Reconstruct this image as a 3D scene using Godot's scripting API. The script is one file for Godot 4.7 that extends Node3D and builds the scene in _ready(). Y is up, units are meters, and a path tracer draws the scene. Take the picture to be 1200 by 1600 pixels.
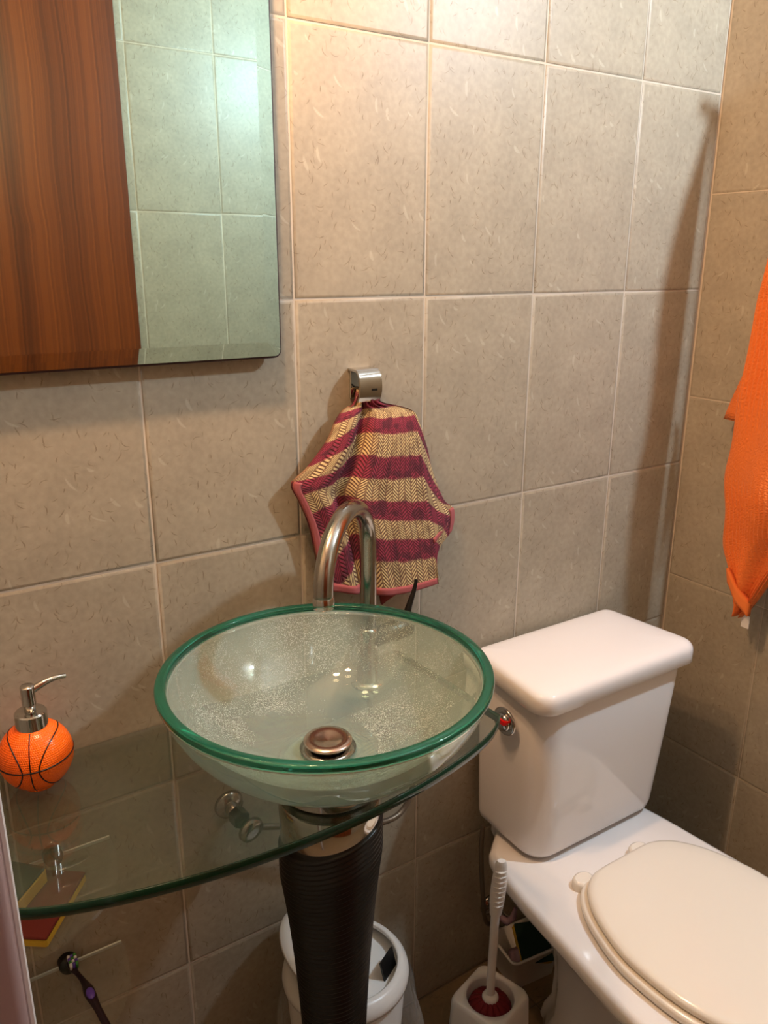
extends Node3D
# A small tiled bathroom: glass vessel basin, toilet, mirror and towels. Units are metres, y is up.
# The back wall is the plane z = 0, the floor y = 0, the right wall x = WALL_X.

const WALL_X := 1.1205
const LEFT_X := -0.62
const FRONT_Z := 1.45
const CEIL_Y := 2.45
const TILE_W := 0.22607
const TILE_H := 0.35
const BOWL := Vector3(0.122, 0.803, 0.263)

var M := {}
var rng := RandomNumberGenerator.new()


# ---------------------------------------------------------------- mesh helpers
class Shape:
	var p := PackedVector3Array()
	var uv := PackedVector2Array()
	var g := PackedInt32Array()

	func tri(a: Vector3, b: Vector3, c: Vector3, ua: Vector2, ub: Vector2, uc: Vector2, s: int) -> void:
		p.append(a); p.append(b); p.append(c)
		uv.append(ua); uv.append(ub); uv.append(uc)
		g.append(s)

	func quad(a: Vector3, b: Vector3, c: Vector3, d: Vector3, ua: Vector2, ub: Vector2, uc: Vector2, ud: Vector2, s: int) -> void:
		tri(a, b, c, ua, ub, uc, s)
		tri(a, c, d, ua, uc, ud, s)

	func flat_quad(a: Vector3, b: Vector3, c: Vector3, d: Vector3, s: int) -> void:
		quad(a, b, c, d, Vector2.ZERO, Vector2.RIGHT, Vector2.ONE, Vector2.DOWN, s)

	# rings of equal length, joined one to the next; creases lists ring numbers where shading breaks
	func loft(rings: Array, cap_start := true, cap_end := true, creases: Array = [], uvscale := Vector2.ONE) -> void:
		var n: int = rings[0].size()
		var group := 0
		var along := 0.0
		for k in rings.size() - 1:
			if k in creases:
				group += 1
			var step: float = rings[k][0].distance_to(rings[k + 1][0])
			var round_ := 0.0
			for i in n:
				var j := (i + 1) % n
				var w: float = rings[k][i].distance_to(rings[k][j])
				quad(rings[k][i], rings[k][j], rings[k + 1][j], rings[k + 1][i],
					Vector2(round_, along) * uvscale, Vector2(round_ + w, along) * uvscale,
					Vector2(round_ + w, along + step) * uvscale, Vector2(round_, along + step) * uvscale, group)
				round_ += w
			along += step
		if cap_start:
			cap(rings[0], 40, true, uvscale)
		if cap_end:
			cap(rings[-1], 41, false, uvscale)

	func cap(ring: PackedVector3Array, s: int, turned: bool, uvscale := Vector2.ONE) -> void:
		var m := Vector3.ZERO
		for q in ring:
			m += q
		m /= ring.size()
		for i in ring.size():
			var a := ring[i]
			var b := ring[(i + 1) % ring.size()]
			var ua := Vector2(a.x, a.z) * uvscale
			var ub := Vector2(b.x, b.z) * uvscale
			var um := Vector2(m.x, m.z) * uvscale
			if turned:
				tri(m, b, a, um, ub, ua, s)
			else:
				tri(m, a, b, um, ua, ub, s)

	func box(lo: Vector3, hi: Vector3, c := 0.0) -> void:
		# chamfered box: rings run up y
		var ring := func(y: float, i: float) -> PackedVector3Array:
			return PackedVector3Array([Vector3(lo.x + i + c, y, lo.z + i), Vector3(hi.x - i - c, y, lo.z + i), Vector3(hi.x - i, y, lo.z + i + c), Vector3(hi.x - i, y, hi.z - i - c),
				Vector3(hi.x - i - c, y, hi.z - i), Vector3(lo.x + i + c, y, hi.z - i), Vector3(lo.x + i, y, hi.z - i - c), Vector3(lo.x + i, y, lo.z + i + c)])
		if c <= 0.0:
			var r0 := PackedVector3Array([Vector3(lo.x, lo.y, lo.z), Vector3(hi.x, lo.y, lo.z), Vector3(hi.x, lo.y, hi.z), Vector3(lo.x, lo.y, hi.z)])
			var r1 := PackedVector3Array()
			for q in r0:
				r1.append(Vector3(q.x, hi.y, q.z))
			var k := g.size()
			loft([r0, r1])
			for i in range(k, g.size()):
				g[i] = -1
		else:
			var k := g.size()
			loft([ring.call(lo.y, c), ring.call(lo.y + c, 0.0), ring.call(hi.y - c, 0.0), ring.call(hi.y, c)])
			for i in range(k, g.size()):
				g[i] = -1

	func moved(t: Transform3D) -> void:
		for i in p.size():
			p[i] = t * p[i]

	func done(closed := true) -> ArrayMesh:
		var vol := 0.0
		for i in range(0, p.size(), 3):
			vol += p[i].dot(p[i + 1].cross(p[i + 2]))
		var flip := closed and vol > 0.0
		var st := SurfaceTool.new()
		st.begin(Mesh.PRIMITIVE_TRIANGLES)
		for t in g.size():
			st.set_smooth_group(g[t] if g[t] >= 0 else 0xFFFFFFFF)
			var o := [0, 2, 1] if flip else [0, 1, 2]
			for k in o:
				st.set_uv(uv[t * 3 + k])
				st.add_vertex(p[t * 3 + k])
		st.generate_normals()
		return st.commit()


func circle(c: Vector3, r: float, n := 48, rz := -1.0) -> PackedVector3Array:
	var out := PackedVector3Array()
	for i in n:
		var a := TAU * i / n
		out.append(c + Vector3(cos(a) * r, 0, sin(a) * (r if rz < 0 else rz)))
	return out


# a profile of (radius, height) turned about the y axis through c
func lathe(s: Shape, prof: Array, c := Vector3.ZERO, n := 48, creases: Array = [], caps := true) -> void:
	var rings := []
	for q in prof:
		rings.append(circle(c + Vector3(0, q.y, 0), maxf(q.x, 0.00005), n))
	s.loft(rings, caps, caps, creases)


# a profile closed on itself (a ring-shaped solid)
func lathe_closed(s: Shape, prof: Array, c := Vector3.ZERO, n := 64) -> void:
	var rings := []
	for q in prof:
		rings.append(circle(c + Vector3(0, q.y, 0), maxf(q.x, 0.00005), n))
	rings.append(rings[0])
	s.loft(rings, false, false)


func tube(s: Shape, path: Array, radii: Array, n := 16, squash := 1.0, ends := true, side := Vector3.ZERO) -> void:
	var rings := []
	for i in path.size():
		var a: Vector3 = path[maxi(i - 1, 0)]
		var b: Vector3 = path[mini(i + 1, path.size() - 1)]
		var d := (b - a).normalized()
		if side == Vector3.ZERO:
			side = d.cross(Vector3.UP if absf(d.y) < 0.9 else Vector3.BACK).normalized()
		side = (side - d * side.dot(d)).normalized()
		var up := d.cross(side)
		var r: float = radii[i] if radii.size() > i else radii[-1]
		var ring := PackedVector3Array()
		for k in n:
			var t := TAU * k / n
			ring.append(path[i] + side * cos(t) * r + up * sin(t) * r * squash)
		rings.append(ring)
	s.loft(rings, ends, ends)


func spline(pts: Array, per := 8) -> Array:
	var out := []
	for i in pts.size() - 1:
		var p0: Vector3 = pts[maxi(i - 1, 0)]
		var p3: Vector3 = pts[mini(i + 2, pts.size() - 1)]
		for k in per:
			out.append((pts[i] as Vector3).cubic_interpolate(pts[i + 1], p0, p3, float(k) / per))
	out.append(pts[-1])
	return out


# outline in the x-z plane with rounded corners
func round_poly(pts: Array, radii: Array, seg := 8) -> PackedVector2Array:
	var out := PackedVector2Array()
	var n := pts.size()
	for i in n:
		var a: Vector2 = pts[(i + n - 1) % n]
		var b: Vector2 = pts[i]
		var c: Vector2 = pts[(i + 1) % n]
		var r: float = radii[i % radii.size()]
		var u := (a - b).normalized()
		var v := (c - b).normalized()
		var half := acos(clampf(u.dot(v), -1, 1)) / 2.0
		var cut := r / tan(half)
		var p0 := b + u * cut
		var p1 := b + v * cut
		var m := b + (u + v).normalized() * (r / sin(half))
		var a0 := (p0 - m).angle()
		var d := wrapf((p1 - m).angle() - a0, -PI, PI)
		for k in seg + 1:
			var t := a0 + d * k / seg
			out.append(m + Vector2(cos(t), sin(t)) * r)
	return out


func lift(o: PackedVector2Array, y: float, inset := 0.0) -> PackedVector3Array:
	var out := PackedVector3Array()
	var n := o.size()
	for i in n:
		var q := o[i]
		if inset != 0.0:
			var a := o[(i + n - 1) % n]
			var b := o[(i + 1) % n]
			var d := (b - a).normalized()
			q += Vector2(-d.y, d.x) * inset
		out.append(Vector3(q.x, y, q.y))
	return out


# a symmetric outline from a table of [z, half width], centre line x = cx
func oval(cx: float, table: Array, per := 6) -> PackedVector2Array:
	var pts := []
	for q in table:
		pts.append(Vector3(q[1], 0, q[0]))
	var sm := spline(pts, per)
	var out := PackedVector2Array()
	for q in sm:
		out.append(Vector2(cx + q.x, q.z))
	for i in range(sm.size() - 1, -1, -1):
		if sm[i].x > 0.0005:
			out.append(Vector2(cx - sm[i].x, sm[i].z))
	return out


# a sheet given by a grid of points, thickened along -push
func sheet(s: Shape, grid: Array, uvs: Array, push: Vector3) -> void:
	var rows := grid.size()
	var cols: int = grid[0].size()
	for side in 2:
		var off := push * side
		for i in rows - 1:
			for j in cols - 1:
				var a: Vector3 = grid[i][j] + off
				var b: Vector3 = grid[i][j + 1] + off
				var c: Vector3 = grid[i + 1][j + 1] + off
				var d: Vector3 = grid[i + 1][j] + off
				if side == 0:
					s.quad(a, b, c, d, uvs[i][j], uvs[i][j + 1], uvs[i + 1][j + 1], uvs[i + 1][j], 0)
				else:
					s.quad(d, c, b, a, uvs[i + 1][j], uvs[i + 1][j + 1], uvs[i][j + 1], uvs[i][j], 0)
	var rim := []
	var rim_uv := []
	for j in cols:
		rim.append(grid[0][j]); rim_uv.append(uvs[0][j])
	for i in range(1, rows):
		rim.append(grid[i][cols - 1]); rim_uv.append(uvs[i][cols - 1])
	for j in range(cols - 2, -1, -1):
		rim.append(grid[rows - 1][j]); rim_uv.append(uvs[rows - 1][j])
	for i in range(rows - 2, 0, -1):
		rim.append(grid[i][0]); rim_uv.append(uvs[i][0])
	for k in rim.size():
		var m := (k + 1) % rim.size()
		s.quad(rim[m], rim[k], rim[k] + push, rim[m] + push, rim_uv[m], rim_uv[k], rim_uv[k], rim_uv[m], 0)


func numbered(parent: Node, called: String) -> String:
	if not parent.has_node(called):
		return called
	var k := 1
	while parent.has_node("%s_%03d" % [called, k]):
		k += 1
	return "%s_%03d" % [called, k]


func put(called: String, s: Variant, m: Material, parent: Node = null, closed := true) -> MeshInstance3D:
	var o := MeshInstance3D.new()
	o.mesh = s if s is Mesh else s.done(closed)
	o.material_override = m
	parent = parent if parent else self
	o.name = numbered(parent, called)
	parent.add_child(o, true)
	return o


func tag(o: Node3D, label: String, category: String, group := "") -> Node3D:
	o.set_meta("label", label)
	o.set_meta("category", category)
	if group:
		o.set_meta("group", group)
	return o


func thing(called: String, label: String, category: String, at := Vector3.ZERO, group := "") -> Node3D:
	var o := Node3D.new()
	o.name = numbered(self, called)
	add_child(o, true)
	o.position = at
	tag(o, label, category, group)
	return o


func struct_node(called: String, label: String) -> Node3D:
	var o := Node3D.new()
	o.name = called
	add_child(o, true)
	o.set_meta("kind", "structure")
	o.set_meta("label", label)
	return o


func from_axis(at: Vector3, axis: Vector3) -> Transform3D:
	# y axis turned to point along axis
	var y := axis.normalized()
	var x := y.cross(Vector3.BACK if absf(y.z) < 0.9 else Vector3.RIGHT).normalized()
	return Transform3D(Basis(x, y, x.cross(y)), at)


# ---------------------------------------------------------------- materials
func mat(c: Color, rough: float, metal := 0.0) -> StandardMaterial3D:
	var m := StandardMaterial3D.new()
	m.albedo_color = c
	m.roughness = rough
	m.metallic = metal
	return m


func pane(c: Color, alpha: float, rough := 0.02) -> StandardMaterial3D:
	var m := mat(Color(c.r, c.g, c.b, alpha), rough)
	m.transparency = BaseMaterial3D.TRANSPARENCY_ALPHA
	return m


func tex(w: int, h: int, f: Callable) -> ImageTexture:
	var data := PackedByteArray()
	data.resize(w * h * 3)
	for y in h:
		for x in w:
			var c: Color = f.call(x, y)
			var k := (y * w + x) * 3
			data[k] = clampi(int(c.r * 255.0), 0, 255)
			data[k + 1] = clampi(int(c.g * 255.0), 0, 255)
			data[k + 2] = clampi(int(c.b * 255.0), 0, 255)
	return ImageTexture.create_from_image(Image.create_from_data(w, h, false, Image.FORMAT_RGB8, data))


func noise_bytes(freq: float, octaves: int, sd: int, size: int) -> PackedByteArray:
	var n := FastNoiseLite.new()
	n.seed = sd
	n.frequency = freq
	n.fractal_octaves = octaves
	var im := n.get_seamless_image(size, size)
	im.convert(Image.FORMAT_L8)
	return im.get_data()


# cream marble: cloudy ground, thin curved brown flecks, a few soft white blotches
func marble_texture() -> ImageTexture:
	var sz := 1024
	var soft := noise_bytes(0.006, 4, 3, sz)
	var fine := noise_bytes(0.05, 3, 8, sz)
	var dark := PackedFloat32Array()
	dark.resize(sz * sz)
	var light := PackedFloat32Array()
	light.resize(sz * sz)
	var r := RandomNumberGenerator.new()
	r.seed = 21
	for k in 1500:
		var x := r.randf() * sz
		var y := r.randf() * sz
		var a := r.randf_range(0.9, 2.3) if r.randf() < 0.75 else r.randf() * TAU
		var bend := r.randf_range(-0.09, 0.09)
		var n := r.randi_range(5, 26)
		var amount := r.randf_range(0.15, 0.7)
		for i in n:
			a += bend + r.randf_range(-0.12, 0.12)
			x += cos(a); y += sin(a)
			var at := posmod(int(y), sz) * sz + posmod(int(x), sz)
			var fade := amount * sin(PI * (i + 0.5) / n)
			dark[at] = maxf(dark[at], fade)
			var at2 := posmod(int(y), sz) * sz + posmod(int(x) + 1, sz)
			dark[at2] = maxf(dark[at2], fade * 0.6)
	for k in 70:
		var cx := r.randf() * sz
		var cy := r.randf() * sz
		var a := r.randf_range(0.5, 1.6)
		var l := r.randf_range(6, 20)
		var w := r.randf_range(2, 5)
		for y in range(-22, 23):
			for x in range(-22, 23):
				var u := (x * cos(a) + y * sin(a)) / l
				var v := (-x * sin(a) + y * cos(a) + 3.0 * u * u) / w
				var d := 1.0 - u * u - v * v
				if d > 0.0:
					var at := posmod(int(cy) + y, sz) * sz + posmod(int(cx) + x, sz)
					light[at] = maxf(light[at], minf(d, 0.5))
	var ground := Color(0.80, 0.765, 0.70)
	return tex(sz, sz, func(x: int, y: int) -> Color:
		var at := y * sz + x
		var v := 0.90 + 0.08 * soft[at] / 255.0 + 0.09 * (fine[at] / 255.0 - 0.5)
		var c := Color(ground.r * v, ground.g * v, ground.b * (v * 0.96 + 0.03))
		c = c.lerp(Color(0.45, 0.38, 0.29), dark[at])
		return c.lerp(Color(0.93, 0.91, 0.86), light[at] * 0.7))


func wood_texture() -> ImageTexture:
	var a := noise_bytes(0.02, 4, 5, 512)
	var b := noise_bytes(0.004, 2, 9, 512)
	return tex(512, 512, func(x: int, y: int) -> Color:
		var warp := (b[y * 512 + x] / 255.0 - 0.5) * 9.0
		var xi := posmod(int(x + warp), 512)
		var streak: float = a[((y / 90) % 512) * 512 + xi] / 255.0
		var fine: float = a[((y / 60) % 512) * 512 + posmod(xi * 7, 512)] / 255.0
		var band := 0.5 + 0.5 * sin((x + warp) * 0.0491)
		var v := 0.3 * streak + 0.5 * fine + 0.2 * band
		return Color(0.29, 0.115, 0.025).lerp(Color(0.62, 0.315, 0.085), v))


# woven herringbone: 512 px stand for 0.14 m; returns [colour, height]
func weave_textures() -> Array:
	var blot := noise_bytes(0.008, 2, 31, 512)
	var shade := func(x: int, y: int) -> float:
		# diagonal blocks of three strokes, turned every other block
		var bx := int(x / 42.667)
		var u := x - bx * 42.667
		var d := (x + y) if bx % 2 == 0 else (y - x + 2048)
		var stroke := fmod(d, 20.0)
		var deep := 1.0 if stroke > 4.0 and stroke < 16.5 else 0.0
		if u < 3.0 or u > 39.6:
			deep = 0.25
		return deep
	var c := tex(512, 512, func(x: int, y: int) -> Color:
		var n: float = blot[y * 512 + x] / 255.0
		var s := 0.5 + 0.5 * sin(TAU * (y + (n - 0.5) * 16.0) / 256.0)
		var k := smoothstep(0.36, 0.56, s)
		var red := Color(0.62, 0.21, 0.30).lerp(Color(0.38, 0.15, 0.22), 0.75 * smoothstep(0.45, 0.75, n))
		var cream := Color(0.89, 0.78, 0.56).lerp(Color(0.66, 0.56, 0.40), 0.6 * smoothstep(0.45, 0.8, n))
		var col := red.lerp(cream, k)
		var h: float = shade.call(x, y)
		return col.lerp(Color(0.26, 0.11, 0.11), (1.0 - h) * 0.66))
	var hgt := tex(512, 512, func(x: int, y: int) -> Color:
		var h: float = shade.call(x, y)
		return Color(h, h, h))
	return [c, hgt]


func make_materials() -> void:
	var marble := marble_texture()
	var t := mat(Color(0.83, 0.815, 0.785), 0.42)
	t.albedo_texture = marble
	t.metallic_specular = 0.42
	M.tile = t
	var ft := mat(Color(0.66, 0.58, 0.47), 0.4)
	ft.albedo_texture = marble
	M.floor_tile = ft
	M.grout = mat(Color(0.76, 0.71, 0.635), 0.7)
	M.floor_grout = mat(Color(0.42, 0.36, 0.29), 0.85)
	M.plaster = mat(Color(0.74, 0.72, 0.69), 0.9)
	var w := mat(Color(0.95, 0.9, 0.85), 0.33)
	w.albedo_texture = wood_texture()
	w.uv1_scale = Vector3(1.7, 0.9, 1)
	M.wood = w
	M.mirror = mat(Color(0.80, 0.92, 0.905), 0.012, 1.0)
	M.backing = mat(Color(0.20, 0.10, 0.11), 0.5)
	M.chrome = mat(Color(0.80, 0.79, 0.77), 0.09, 1.0)
	M.old_chrome = mat(Color(0.66, 0.64, 0.61), 0.17, 1.0)
	M.dark_steel = mat(Color(0.25, 0.25, 0.24), 0.35, 1.0)
	M.aluminium = mat(Color(0.66, 0.56, 0.55), 0.30, 0.25)
	M.porcelain = mat(Color(0.90, 0.885, 0.875), 0.07)
	M.seat = mat(Color(0.90, 0.875, 0.83), 0.16)
	M.white_plastic = mat(Color(0.87, 0.86, 0.84), 0.3)
	M.black_rubber = mat(Color(0.03, 0.028, 0.028), 0.36)
	M.black = mat(Color(0.03, 0.028, 0.03), 0.5)
	M.glass = pane(Color(0.24, 0.31, 0.24), 0.2, 0.01)
	M.clear_glass = pane(Color(0.6, 0.66, 0.6), 0.05, 0.01)
	var bw := mat(Color(0.88, 0.955, 0.92, 0.17), 0.02)
	bw.refraction_enabled = true
	bw.refraction_scale = 0.05
	M.bowl = bw
	var rim := mat(Color(0.22, 0.68, 0.57, 0.06), 0.02)
	rim.refraction_enabled = true
	rim.refraction_scale = 0.05
	M.green_edge = rim
	M.dark_edge = mat(Color(0.03, 0.20, 0.14), 0.05)
	M.film = pane(Color(0.86, 0.87, 0.86), 0.13, 0.14)
	M.stain = mat(Color(0.74, 0.77, 0.73), 0.8)
	var ball := mat(Color(1.0, 0.42, 0.06), 0.16)
	var dots := tex(128, 128, func(x: int, y: int) -> Color:
		var row := y / 16
		var fx := fmod(x + (8 if row % 2 else 0), 16.0) - 8.0
		var fy := y % 16 - 8.0
		var v := clampf(1.0 - (fx * fx + fy * fy) / 40.0, 0.0, 1.0)
		return Color(v, v, v))
	ball.heightmap_enabled = true
	ball.heightmap_texture = dots
	ball.heightmap_scale = 0.05
	ball.uv1_scale = Vector3(45, 45, 1)
	M.ball = ball
	M.ball_line = mat(Color(0.035, 0.015, 0.015), 0.35)
	var wt := weave_textures()
	var hand := mat(Color.WHITE, 0.95)
	hand.albedo_texture = wt[0]
	hand.heightmap_enabled = true
	hand.heightmap_texture = wt[1]
	hand.heightmap_scale = 0.2
	hand.uv1_scale = Vector3(1 / 0.14, 1 / 0.14, 1)
	M.hand_towel = hand
	M.hem = mat(Color(0.64, 0.33, 0.33), 0.95)
	M.hem_dark = mat(Color(0.50, 0.17, 0.14), 0.95)
	var terry := noise_bytes(0.09, 3, 14, 256)
	var pile := tex(256, 256, func(x: int, y: int) -> Color:
		var v: float = terry[y * 256 + x] / 255.0
		return Color(v, v, v))
	var bath := mat(Color(0.88, 0.45, 0.18), 0.95)
	bath.heightmap_enabled = true
	bath.heightmap_texture = pile
	bath.heightmap_scale = 0.16
	bath.uv1_scale = Vector3(9, 9, 1)
	bath.rim_enabled = true
	bath.rim = 0.4
	M.bath_towel = bath
	M.sponge_yellow = mat(Color(0.80, 0.66, 0.20), 0.95)
	M.scour_green = mat(Color(0.08, 0.19, 0.14), 0.95)
	M.scour_red = mat(Color(0.36, 0.10, 0.07), 0.95)
	M.brush_red = mat(Color(0.42, 0.03, 0.07), 0.8)
	M.purple = mat(Color(0.35, 0.24, 0.62), 0.4)
	M.dark_purple = mat(Color(0.14, 0.08, 0.11), 0.3)
	M.lilac = mat(Color(0.55, 0.45, 0.50), 0.6)
	M.red_mark = mat(Color(0.8, 0.03, 0.03), 0.2)
	M.braid = mat(Color(0.45, 0.40, 0.34), 0.4, 0.7)
	M.tuft_green = mat(Color(0.25, 0.55, 0.2), 0.6)
	M.hem_orange = mat(Color(0.90, 0.47, 0.20), 0.9)
	M.brown_drain = mat(Color(0.78, 0.68, 0.63), 0.2, 1.0)


# ---------------------------------------------------------------- light
func lamp_bulb(called: String, at: Vector3, color: Color, energy: float, glow: float, r: float, parent: Node3D, label: String, aim := Vector3.ZERO) -> void:
	var l: Light3D
	if aim == Vector3.ZERO:
		l = OmniLight3D.new()
		l.omni_range = 8.0
		l.omni_attenuation = 2.0
	else:
		# a reflector bulb: it shines into the room, not back at its own wall
		l = SpotLight3D.new()
		l.spot_range = 8.0
		l.spot_attenuation = 2.0
		l.spot_angle = 72.0
		l.spot_angle_attenuation = 0.6
		l.basis = Basis.looking_at(aim.normalized())
	l.name = called + "_light"
	l.light_color = color
	l.light_energy = energy
	l.light_size = r
	l.shadow_enabled = true
	parent.add_child(l, true)
	l.position = at
	var s := Shape.new()
	lathe(s, [Vector2(0.0, -r), Vector2(r * 0.5, -r * 0.87), Vector2(r * 0.87, -r * 0.5), Vector2(r, 0), Vector2(r * 0.87, r * 0.5), Vector2(r * 0.55, r * 0.95), Vector2(r * 0.4, r * 1.5), Vector2(0, r * 1.5)], at, 24)
	var m := mat(Color(0.95, 0.93, 0.9), 0.3)
	m.emission_enabled = true
	m.emission = color
	m.emission_energy_multiplier = glow
	var b := put(called, s, m, parent)
	if label:
		b.set_meta("label", label)


func _ready() -> void:
	rng.seed = 77
	# camera
	var cam := Camera3D.new()
	cam.name = "camera"
	cam.fov = 64.283
	cam.near = 0.02
	cam.position = Vector3(-0.3118, 1.4494, 1.0615)
	cam.rotation = Vector3(-0.29647, -0.57539, 0.00261)
	add_child(cam)
	cam.current = true
	# sky, exposure
	var we := WorldEnvironment.new()
	we.name = "environment"
	var e := Environment.new()
	e.background_mode = Environment.BG_COLOR
	e.background_color = Color(0.50, 0.47, 0.44)
	e.background_energy_multiplier = 0.15
	e.tonemap_mode = Environment.TONE_MAPPER_LINEAR
	e.tonemap_exposure = 1.1
	e.sdfgi_enabled = true
	e.ssao_enabled = true
	e.ssil_enabled = true
	we.environment = e
	add_child(we)
	# lamps
	const WARM := Color(1.0, 0.80, 0.62)
	const COOL := Color(0.85, 0.93, 1.0)
	var ml := thing("mirror_lamp", "chrome wall lamp with two warm bulbs above the mirror", "lamp", Vector3(-0.05, 2.03, 0))
	lamp_bulb("bulb", Vector3(-0.075, 0, 0.25), WARM, 0.41, 36.0, 0.03, ml, "")
	lamp_bulb("bulb_001", Vector3(0.075, 0, 0.25), WARM, 0.41, 36.0, 0.03, ml, "")
	var wl := thing("wall_lamp", "cool white bulb on the right wall above the orange towel", "lamp", Vector3(WALL_X, 2.07, 0.80))
	lamp_bulb("bulb", Vector3(-0.042, 0, 0), COOL, 1.02, 50.0, 0.032, wl, "")
	make_materials()
	lamp_fittings(ml, wl)
	room()
	vanity()
	toilet()
	mirror_and_door()
	hand_towel()
	bath_towel()
	soap()
	bin()
	brush()
	lower_shelves()
	plumbing()
	clutter()


func lamp_fittings(ml: Node3D, wl: Node3D) -> void:
	var s := Shape.new()
	s.box(Vector3(-0.12, 0.055, 0.0), Vector3(0.12, 0.105, 0.022), 0.004)
	put("back_plate", s, M.chrome, ml)
	for x in [-0.075, 0.075]:
		s = Shape.new()
		tube(s, spline([Vector3(x, 0.08, 0.02), Vector3(x, 0.09, 0.14), Vector3(x, 0.085, 0.23), Vector3(x, 0.05, 0.25)], 6), [0.007], 12)
		put("arm", s, M.chrome, ml)
		s = Shape.new()
		lathe(s, [Vector2(0.012, 0.062), Vector2(0.017, 0.058), Vector2(0.017, 0.042), Vector2(0.014, 0.04)], Vector3(x, 0, 0.25), 20)
		put("socket", s, M.white_plastic, ml)
	s = Shape.new()
	lathe(s, [Vector2(0.012, 0.085), Vector2(0.018, 0.08), Vector2(0.018, 0.046), Vector2(0.012, 0.044)], Vector3(-0.042, 0, 0), 20)
	put("socket", s, M.white_plastic, wl)
	s = Shape.new()
	s.box(Vector3(-0.062, 0.08, -0.02), Vector3(-0.0002, 0.094, 0.02), 0.003)
	put("bracket", s, M.white_plastic, wl)


# ---------------------------------------------------------------- the room
# one glazed tile: pillowed front face with rounded arris. a = lower left corner, u and v its edges, n its face
func tile_mesh(u: Vector3, v: Vector3, n: Vector3, big := true) -> ArrayMesh:
	var s := Shape.new()
	var a := -n * 0.008
	var c := 0.0012
	var d := 0.0042
	var lu := u.length()
	var lv := v.length()
	var eu := u / lu
	var ev := v / lv
	var off := Vector2(rng.randf(), rng.randf())
	var ring := func(i: float, h: float) -> Array:
		var out := []
		for q in [Vector2(i, i), Vector2(lu - i, i), Vector2(lu - i, lv - i), Vector2(i, lv - i)]:
			out.append([a + eu * q.x + ev * q.y + n * h, off + Vector2(q.x, -q.y) * (1.45 if big else 1.2)])
		return out
	var rings := [ring.call(0.0, 0.0), ring.call(0.0, 0.0062), ring.call(c, 0.0072), ring.call(d, 0.008)]
	for k in 3:
		for i in 4:
			var j := (i + 1) % 4
			s.quad(rings[k][i][0], rings[k][j][0], rings[k + 1][j][0], rings[k + 1][i][0], rings[k][i][1], rings[k][j][1], rings[k + 1][j][1], rings[k + 1][i][1], 1 if k > 0 else -1)
	var f: Array = rings[3]
	s.quad(f[0][0], f[1][0], f[2][0], f[3][0], f[0][1], f[1][1], f[2][1], f[3][1], 0)
	# back face closes it
	var b: Array = rings[0]
	s.quad(b[3][0], b[2][0], b[1][0], b[0][0], b[3][1], b[2][1], b[1][1], b[0][1], -1)
	return s.done(true)


# tiles cut to the rectangle [u0, u1] x [v0, v1] of a wall whose plane passes through o
func tiling(wall: Node3D, o: Vector3, eu: Vector3, ev: Vector3, n: Vector3, us: Array, vs: Array, m: Material, gap := 0.0028) -> void:
	for i in us.size() - 1:
		for j in vs.size() - 1:
			var at: Vector3 = o + eu * (us[i] + gap / 2) + ev * (vs[j] + gap / 2) + n * rng.randf_range(-0.0006, 0.0004)
			var t := put("tile", tile_mesh(eu * (us[i + 1] - us[i] - gap), ev * (vs[j + 1] - vs[j] - gap), n), m, wall)
			t.position = at


func steps(from: float, to: float, origin: float, step: float) -> Array:
	var out := [from]
	var k := ceili((from - origin) / step + 0.02)
	while origin + k * step < to - 0.004:
		out.append(origin + k * step)
		k += 1
	out.append(to)
	return out


func wall_body(called: String, lo: Vector3, hi: Vector3, label: String, m: Material) -> Node3D:
	var o := struct_node(called, label)
	var s := Shape.new()
	s.box(lo, hi)
	put("grout", s, m, o)
	return o


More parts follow.
